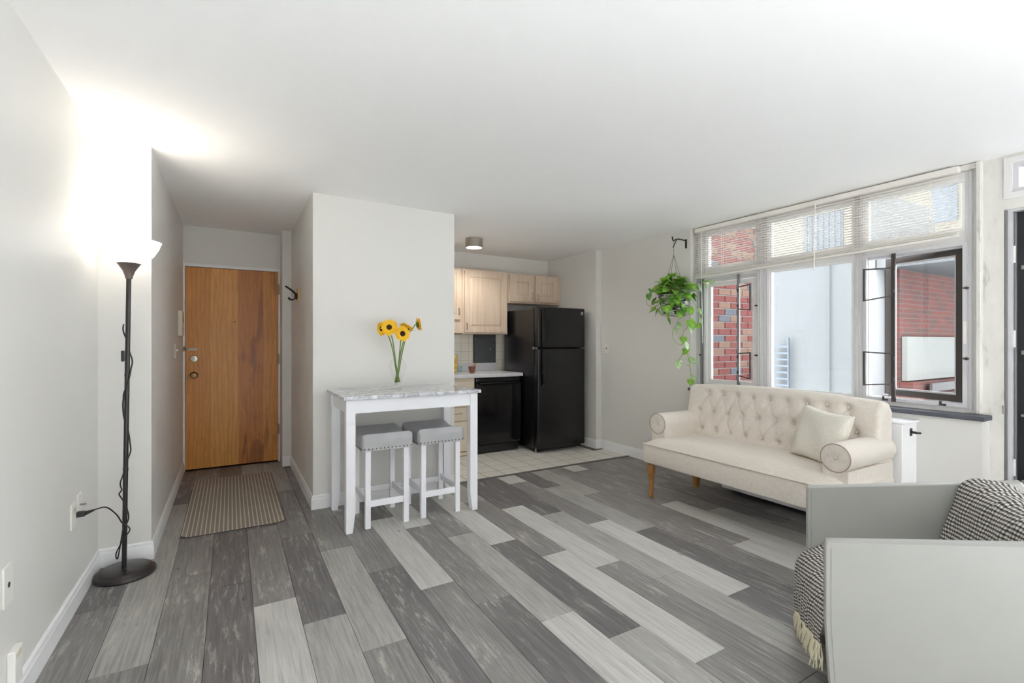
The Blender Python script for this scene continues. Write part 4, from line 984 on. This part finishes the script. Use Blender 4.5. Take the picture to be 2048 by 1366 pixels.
vine([(HX - .05, HY - .11, 1.72), (HX - .10, HY - .15, 1.58), (HX - .12, HY - .15, 1.46), (HX - .18, HY - .14, 1.38), (HX - .16, HY - .14, 1.30), (HX - .09, HY - .14, 1.255), (HX - .03, HY - .14, 1.265)], [(.2, (-.4, -.5, -.7), 1.0, 0), (.34, (-.2, -.6, -.7), 1.0, 1), (.46, (.5, -.5, -.7), .8, 2)])
vine([(HX + .06, HY - .12, 1.72), (HX + .10, HY - .17, 1.62), (HX + .11, HY - .20, 1.52), (HX + .06, HY - .2, 1.42), (HX + .0, HY - .18, 1.38)], [(.35, (.3, -.6, -.6), 1.0, 2), (.55, (.2, -.5, -.8), 1.0, 2), (.7, (-.3, -.6, -.6), .8, 0)])
vine([(HX - .02, HY - .15, 1.2), (HX - .09, HY - .15, 1.13), (HX - .13, HY - .15, 1.08)], [(.3, (.4, -.5, .3), .6, 0), (.75, (-.3, -.5, -.8), .9, 2), (1, (-.2, -.6, -.8), .8, 2)])

# ------------------------------------------------------------------ sofa
SX, SY0, SY1 = 2.95, 1.40, 2.91
sf = thing('sofa', 'beige linen tufted loveseat with rolled arms below the window', 'sofa', (3.3, 2.155, 0))
obj('seat_rail', box(bmn(), SX, 3.58, SY0, SY1, .29, .44, .012, 2), 'linen', sf, smooth=40)
def seatz(u, v):
    e = min(1, u / .16) if u < .16 else 1; e = math.sin(e * PI / 2) ** .7
    s = min(v, 1 - v) / .09; s = math.sin(min(1, s) * PI / 2) ** .7
    return .442 + (.030 + .05 * math.sin(PI * min(1, u * .62 + .19))) * e * s * (.55 + .45 * math.sin(PI * v) ** .5)
bm = bmn(); grid(bm, 30, 60, lambda u, v: (SX - .004 + .55 * u, SY0 - .002 + (SY1 - SY0 + .004) * v, seatz(u, v)))
seat_o = obj('seat_cushion', bm, 'linen', sf, smooth=True, rec=False)
bm = bmn(); tube(bm, [(3.4, SY0 - .003, .443), (SX - .003, SY0 - .003, .443), (SX - .003, SY1 + .003, .443), (3.4, SY1 + .003, .443)], .0045, 6); obj('piping', bm, 'linen', seat_o)
def arm(yc, yi, yo, sgn):
    """roll axis along X. yi inner face, yo outer face, sgn +1 if outer side is +Y"""
    r = .085; zc_ = .605; secs = []; N = 20
    for x, k in ((3.05, .93), (3.058, 1), (3.3, 1), (3.60, 1)):
        ring = []
        a0, a1 = -2.0, PI + 1.0   # sweep of the roll
        for i in range(N + 1):
            a = (PI + .45) - (PI + .45 + 1.05) * i / N          # from inner low, over the top, to outer low
            ring.append((x, yc + sgn * -math.cos(PI - a) * r * k, zc_ + math.sin(a) * r * k) if False else (x, yc + sgn * math.cos(a) * r * k, zc_ + math.sin(a) * r * k))
        ring += [(x, yo, .535), (x, yo, .36), (x, yi, .36)]
        secs.append(ring)
    a = obj('arm', loft(bmn(), secs), 'linen', sf, smooth=35)
    # pleated round face with button
    bm = bmn(); n = 28; rings = []
    for rr, x in ((.080, 3.049), (.062, 3.044), (.035, 3.043), (.013, 3.050)):
        rings.append([bm.verts.new((x + (.0022 if (i % 4 == 0 and rr < .075) else 0), yc + rr * math.cos(2 * PI * i / n), zc_ + rr * math.sin(2 * PI * i / n))) for i in range(n)])
    for p_, q in zip(rings, rings[1:]):
        for i in range(n): bm.faces.new((p_[i], p_[(i + 1) % n], q[(i + 1) % n], q[i]))
    bm.faces.new(rings[-1]); obj('pleated_face', bm, 'linen', a, smooth=30)
    bm = bmn(); lathe(bm, [(.012, 0), (.011, .004), (.005, .006), (.001, .0065)], n=14); bm.transform(Matrix.Translation((3.051, yc, zc_)) @ Matrix.Rotation(-PI / 2, 4, 'Y')); obj('button', bm, 'linen', a, smooth=True)
    obj('welt', tube(bmn(), [(3.048, yc + .082 * math.cos(q), zc_ + .082 * math.sin(q)) for q in [2 * PI * i / 32 for i in range(33)]], .003, 5), 'seam', a)
arm(1.485, 1.562, 1.418, -1); arm(2.845, 2.77, 2.905, 1)
# tufted back
BY0, BY1 = 1.43, 2.90
rows = {.848: [2.70 - .1335 * i for i in range(9)], .698: [2.775 - .1335 * i for i in range(10)], .552: [2.735 - .1335 * i for i in range(10)]}
btn = [(y, z) for z, ys in rows.items() for y in ys if BY0 + .07 < y < BY1 - .05]
segs = []
for (y, z) in btn:
    for (y2, z2) in btn:
        if z2 < z and z - z2 < .2 and .03 < abs(y - y2) < .12: segs.append((y, z, y2, z2))
def topz(v): return .905 + .032 * math.sin(PI * v) ** .8
def tuft(y, z):
    d = 0.0
    for by, bz in btn:
        q = ((y - by) ** 2 + (z - bz) ** 2)
        if q < .012: d += .024 * math.exp(-q / (.024 ** 2)) + .012 * math.exp(-q / .0028)
    g_ = 0.0
    for (y1, z1, y2, z2) in segs:
        if min(y1, y2) - .03 < y < max(y1, y2) + .03 and z2 - .03 < z < z1 + .03:
            vx, vz = y2 - y1, z2 - z1; L2 = vx * vx + vz * vz; t_ = max(0, min(1, ((y - y1) * vx + (z - z1) * vz) / L2)); dx, dz = y - y1 - t_ * vx, z - z1 - t_ * vz
            g_ = max(g_, .0075 * math.exp(-(dx * dx + dz * dz) / .00010))
    return d + g_
def backf(u, v):
    """u 0..1 from seat up the front, over the top and down the rear; v along Y"""
    y = BY0 + (BY1 - BY0) * v; tz = topz(v); zb = .43
    e = min(v, 1 - v) * (BY1 - BY0); ed = (1 - min(1, e / .035)); ed = 1 - math.sqrt(max(0, 1 - ed * ed))
    if u < .72:
        z = zb + (tz - .045 - zb) * (u / .72); x = 3.415 + .085 * (z - zb) / (tz - zb) + tuft(y, z) + ed * .035
    elif u < .86:
        a = (u - .72) / .14 * PI; xm = 3.502 + .055; z = tz - .045 + .045 * math.sin(a) * (1 - .5 * ed); x = xm - (.058 - ed * .02) * math.cos(a)
    else:
        z = (tz - .045) + (.29 - (tz - .045)) * (u - .86) / .14; x = 3.615
    return (x, y, z)
bm = bmn(); grid(bm, 96, 190, backf)
bm.verts.ensure_lookup_table(); NB = 191
for c in (0, NB - 1):
    col = [bm.verts[i * NB + c] for i in range(97)]
    lo_, hi_ = 0, 96
    while hi_ - lo_ > 1:
        if hi_ - lo_ == 2: bm.faces.new((col[lo_], col[lo_ + 1], col[hi_])); break
        # front has ~69 rows, rear ~14: walk both so that heights match
        if hi_ > 83 and (col[lo_ + 1].co.z < col[hi_ - 1].co.z): bm.faces.new((col[lo_], col[lo_ + 1], col[hi_])); lo_ += 1
        elif hi_ > 83: bm.faces.new((col[lo_], col[hi_ - 1], col[hi_])); hi_ -= 1
        else: bm.faces.new((col[lo_], col[lo_ + 1], col[hi_ - 1], col[hi_])); lo_ += 1; hi_ -= 1
back = obj('backrest', bm, 'linen', sf, smooth=50)
b0 = None
for (y, z) in btn:
    x = 3.415 + .085 * (z - .43) / (.475) + .030
    if b0 is None:
        bm = bmn(); lathe(bm, [(.0115, -.004), (.0115, .002), (.009, .006), (.003, .0075)], n=12); bm.transform(Matrix.Translation((x, y, z)) @ Matrix.Rotation(-PI / 2, 4, 'Y')); b0 = obj('button', bm, 'linen', back, smooth=True)
    else: share('button', b0, (x - .0018, y, z), back)
# legs
legp = [(.012, 0), (.016, .006), (.018, .045), (.0205, .052), (.0175, .06), (.019, .125), (.0225, .155), (.028, .162), (.022, .17), (.026, .185), (.033, .225), (.032, .25), (.024, .27), (.027, .278), (.027, .292)]
for y in (2.865, 1.45): obj('leg', lathe(bmn(), legp, (3.0, y, 0), 20), 'oak', sf, smooth=40)
for y in (2.87, 1.45): obj('leg', loft(bmn(), [[(3.56 - q, y - q, z), (3.56 + q, y - q, z), (3.56 + q, y + q, z), (3.56 - q, y + q, z)] for z, q in ((0, .016), (.02, .02), (.06, .022), (.292, .026))]), 'oak', sf)
# pillow
def cushion(bm, s, th, n=26):
    V = {}
    for side in (1, -1):
        for i in range(n + 1):
            for j in range(n + 1):
                u, v = i / n * 2 - 1, j / n * 2 - 1
                if side < 0 and (i in (0, n) or j in (0, n)): V[(side, i, j)] = V[(1, i, j)]; continue
                x = u * s / 2 * (1 - .09 * (1 - v * v) * (abs(u) ** 3)); y = v * s / 2 * (1 - .09 * (1 - u * u) * (abs(v) ** 3))
                h = th / 2 * ((1 - u ** 4) * (1 - v ** 4)) ** .55 * (1 + .06 * math.sin(5 * u + 3 * v))
                V[(side, i, j)] = bm.verts.new((x, y, side * h))
    for side in (1, -1):
        for i in range(n):
            for j in range(n):
                q = [V[(side, i, j)], V[(side, i + 1, j)], V[(side, i + 1, j + 1)], V[(side, i, j + 1)]]; bm.faces.new(q if side > 0 else q[::-1])
    return bm
bm = cushion(bmn(), .355, .13)
up = Vector((.30, .16, .94)).normalized(); nr = Vector((-.90, .20, .30)); nr = (nr - up * nr.dot(up)).normalized(); rt = up.cross(nr)
rotm = Matrix((rt, up, nr)).transposed().to_4x4()
rotm = Matrix.Translation((3.315, 1.70, .672)) @ rotm @ Matrix.Rotation(math.radians(-19), 4, 'Z')
bm.transform(rotm)
tag(obj('throw_pillow', bm, 'cushion_cloth', None, smooth=True), 'cream square throw pillow leaning in the right corner of the sofa', 'pillow')

# radiator cabinet between sofa and low wall
rc = thing('radiator_cover', 'white radiator cabinet between the sofa back and low wall', 'radiator cover', (3.74, 2.03, 0))
obj('casing', box(bmn(), 3.645, 3.848, 1.385, 2.68, .035, .765, .004, 1), 'trim', rc); obj('top_panel', box(bmn(), 3.64, 3.848, 1.37, 2.69, .765, .78, .003, 1), 'trim', rc)
obj('plinth', box(bmn(), 3.76, 3.84, 1.40, 2.66, 0, .035), 'dark_lining', rc)
bm = bmn(); tube(bm, [(3.76, 1.385, .705), (3.76, 1.355, .705)], .008, 8); tube(bm, [(3.745, 1.352, .705), (3.80, 1.35, .700)], .007, 7); box(bm, 3.745, 3.775, 1.381, 1.386, .68, .73, .003, 1); obj('valve_handle', bm, 'black_iron', rc)

# ------------------------------------------------------------------ white armchair and checked throw
AF = Vector((1.712, .866, 0)); WD = Vector((.84, .54, 0)).normalized(); DP = Vector((WD.y, -WD.x, 0))     # width axis (near -> far arm), depth axis (front -> back)
def AC(x, y, z): return AF + WD * y + DP * x + Vector((0, 0, z))      # local: x depth, y width, z up
def ACm(bm):
    for v in bm.verts: v.co = AC(*v.co)
    return bm
ac = thing('armchair', 'white leather slab-sided armchair in the right foreground', 'armchair', AC(.4, .36, 0))
AT = .045; AL = .74
def armtop(x): return .62 + .155 * x
def chair_arm(y0):
    pr = [(.075, .06), (.03, .085), (.012, .14), (0.0, .35)] + [(0.0, armtop(0) - .012), (.004, armtop(0) - .003), (.014, armtop(0))] + [(AL - .02, armtop(AL)), (AL, armtop(AL) - .03), (AL, .06)]
    bm = loft(bmn(), [[(x, y0 + q, z) for x, z in pr] for q in (0, .006, AT - .006, AT)])
    bm.verts.ensure_lookup_table(); n = len(pr); vs = list(bm.verts)
    cxm, czm = AL / 2, .38
    for k in (0, 3):
        for v in vs[k * n:(k + 1) * n]: v.co.x += (cxm - v.co.x) * .012; v.co.z += (czm - v.co.z) * .014
    o = obj('arm', ACm(bm), 'white_leather', ac, smooth=35)
    yy = (y0 - .0005, y0 + AT + .0005)
    for y in yy:
        s = [AC(x + .018, y, z) for x, z in ((.012, .14), (0, .35), (0, armtop(0) - .02))]
        obj('stitching', tube(bmn(), s, .0012, 4), 'white_leather', o)
chair_arm(0.0); chair_arm(.72 - AT)
bm = bmn(); box(bm, .045, .68, AT + .001, .72 - AT - .001, .10, .30, .01, 2); obj('seat_frame', ACm(bm), 'white_leather', ac, smooth=40)
bm = bmn(); box(bm, .012, .46, AT + .003, .72 - AT - .003, .25, .372, .05, 5); obj('seat_cushion', ACm(bm), 'white_leather', ac, smooth=40)
bm = loft(bmn(), [[(x, y, z) for x, z in ((.40, .30), (.445, .40), (.50, .56), (.55, .685), (.58, .705), (.64, .705), (.675, .68), (.69, .56), (.69, .10), (.44, .10))] for y in (AT + .001, .36, .72 - AT - .001)])
obj('backrest', ACm(bm), 'white_leather', ac, smooth=40)
for x in (.10, .66):
    for y in (.03, .69): obj('leg', ACm(lathe(bmn(), [(.018, 0), (.022, .065)], (x, y, 0), 12)), 'black_iron', ac)
# throw: runs over the back, the seat and down the front
def throw_profile(v):
    xf = -.004 - .034 * v; zb = .245 - .18 * v
    P = [(.72, 0, .45), (.71, 0, .60), (.685, 0, .70), (.62, 0, .725), (.545, 0, .70), (.49, 0, .56), (.44, 0, .43), (.38, 0, .382), (.28, 0, .378), (.15, 0, .378), (.07, 0, .374), (.02 + xf * .5, 0, .352), (xf + .002, 0, .30), (xf - .004, 0, .5 * (.30 + zb)), (xf, 0, zb)]
    q = smoothpts(P, 8); L = [0.0]
    for a, b in zip(q, q[1:]): L.append(L[-1] + (b - a).length)
    return q, L
pcache = {}
def thr(u, v):
    key = round(v, 4)
    if key not in pcache: pcache[key] = throw_profile(v)
    prof, plen = pcache[key]; TL = plen[-1]; s = u * TL; k = 0
    while k < len(plen) - 2 and plen[k + 1] < s: k += 1
    f = (s - plen[k]) / max(1e-6, plen[k + 1] - plen[k]); p = prof[k].lerp(prof[k + 1], f)
    # far edge: near the far arm on the back, pulled in on the seat, and down the front
    yn = .048; yf = .668 - .10 * math.exp(-((u - .52) / .13) ** 2) - .012 * math.sin(9 * u)
    k3 = max(0.0, min(1.0, (u - .70) / .08)); yf = yf * (1 - k3) + (.60 + .03 * (u - .74) / .26) * k3
    y = yn + (yf - yn) * v
    wv = .007 * math.sin(y * 34 + u * 7) + .005 * math.sin(y * 71 - u * 16) + .004 * math.sin(u * 60 + y * 11)
    t2 = (prof[min(k + 1, len(prof) - 1)] - prof[max(k - 1, 0)]).normalized(); nrm = Vector((t2.z, 0, -t2.x))
    q = p + nrm * (.004 + .8 * abs(wv) * min(1, v * 5))
    return AC(q.x, y, q.z)
TLM = throw_profile(.5)[1][-1]
bm = bmn(); grid(bm, 170, 70, thr, uv=lambda a, b: (b * .62, a * TLM))
th = thing('throw_blanket', 'black and white checked throw draped over the white armchair', 'blanket', AC(.3, .36, .42))
obj('cloth', bm, 'throw', th, smooth=True, rec=False, solid=.003)
bm = bmn(); rng = random.Random(5)
for i in range(90):
    p = thr(1.0, (i + .5) / 90); L = min(rng.uniform(.07, .10), p.z - .004); q = [Vector(p) + Vector((0, 0, .004))]
    for j in range(1, 5): q.append(q[-1] + Vector((rng.uniform(-.006, .004), rng.uniform(-.006, .006), -L / 4)))
    tube(bm, q, [.0035, .003, .0032, .003, .0022], 4)
fo = obj('fringe', bm, 'fringe', th, smooth=True); fo['kind'] = 'stuff'
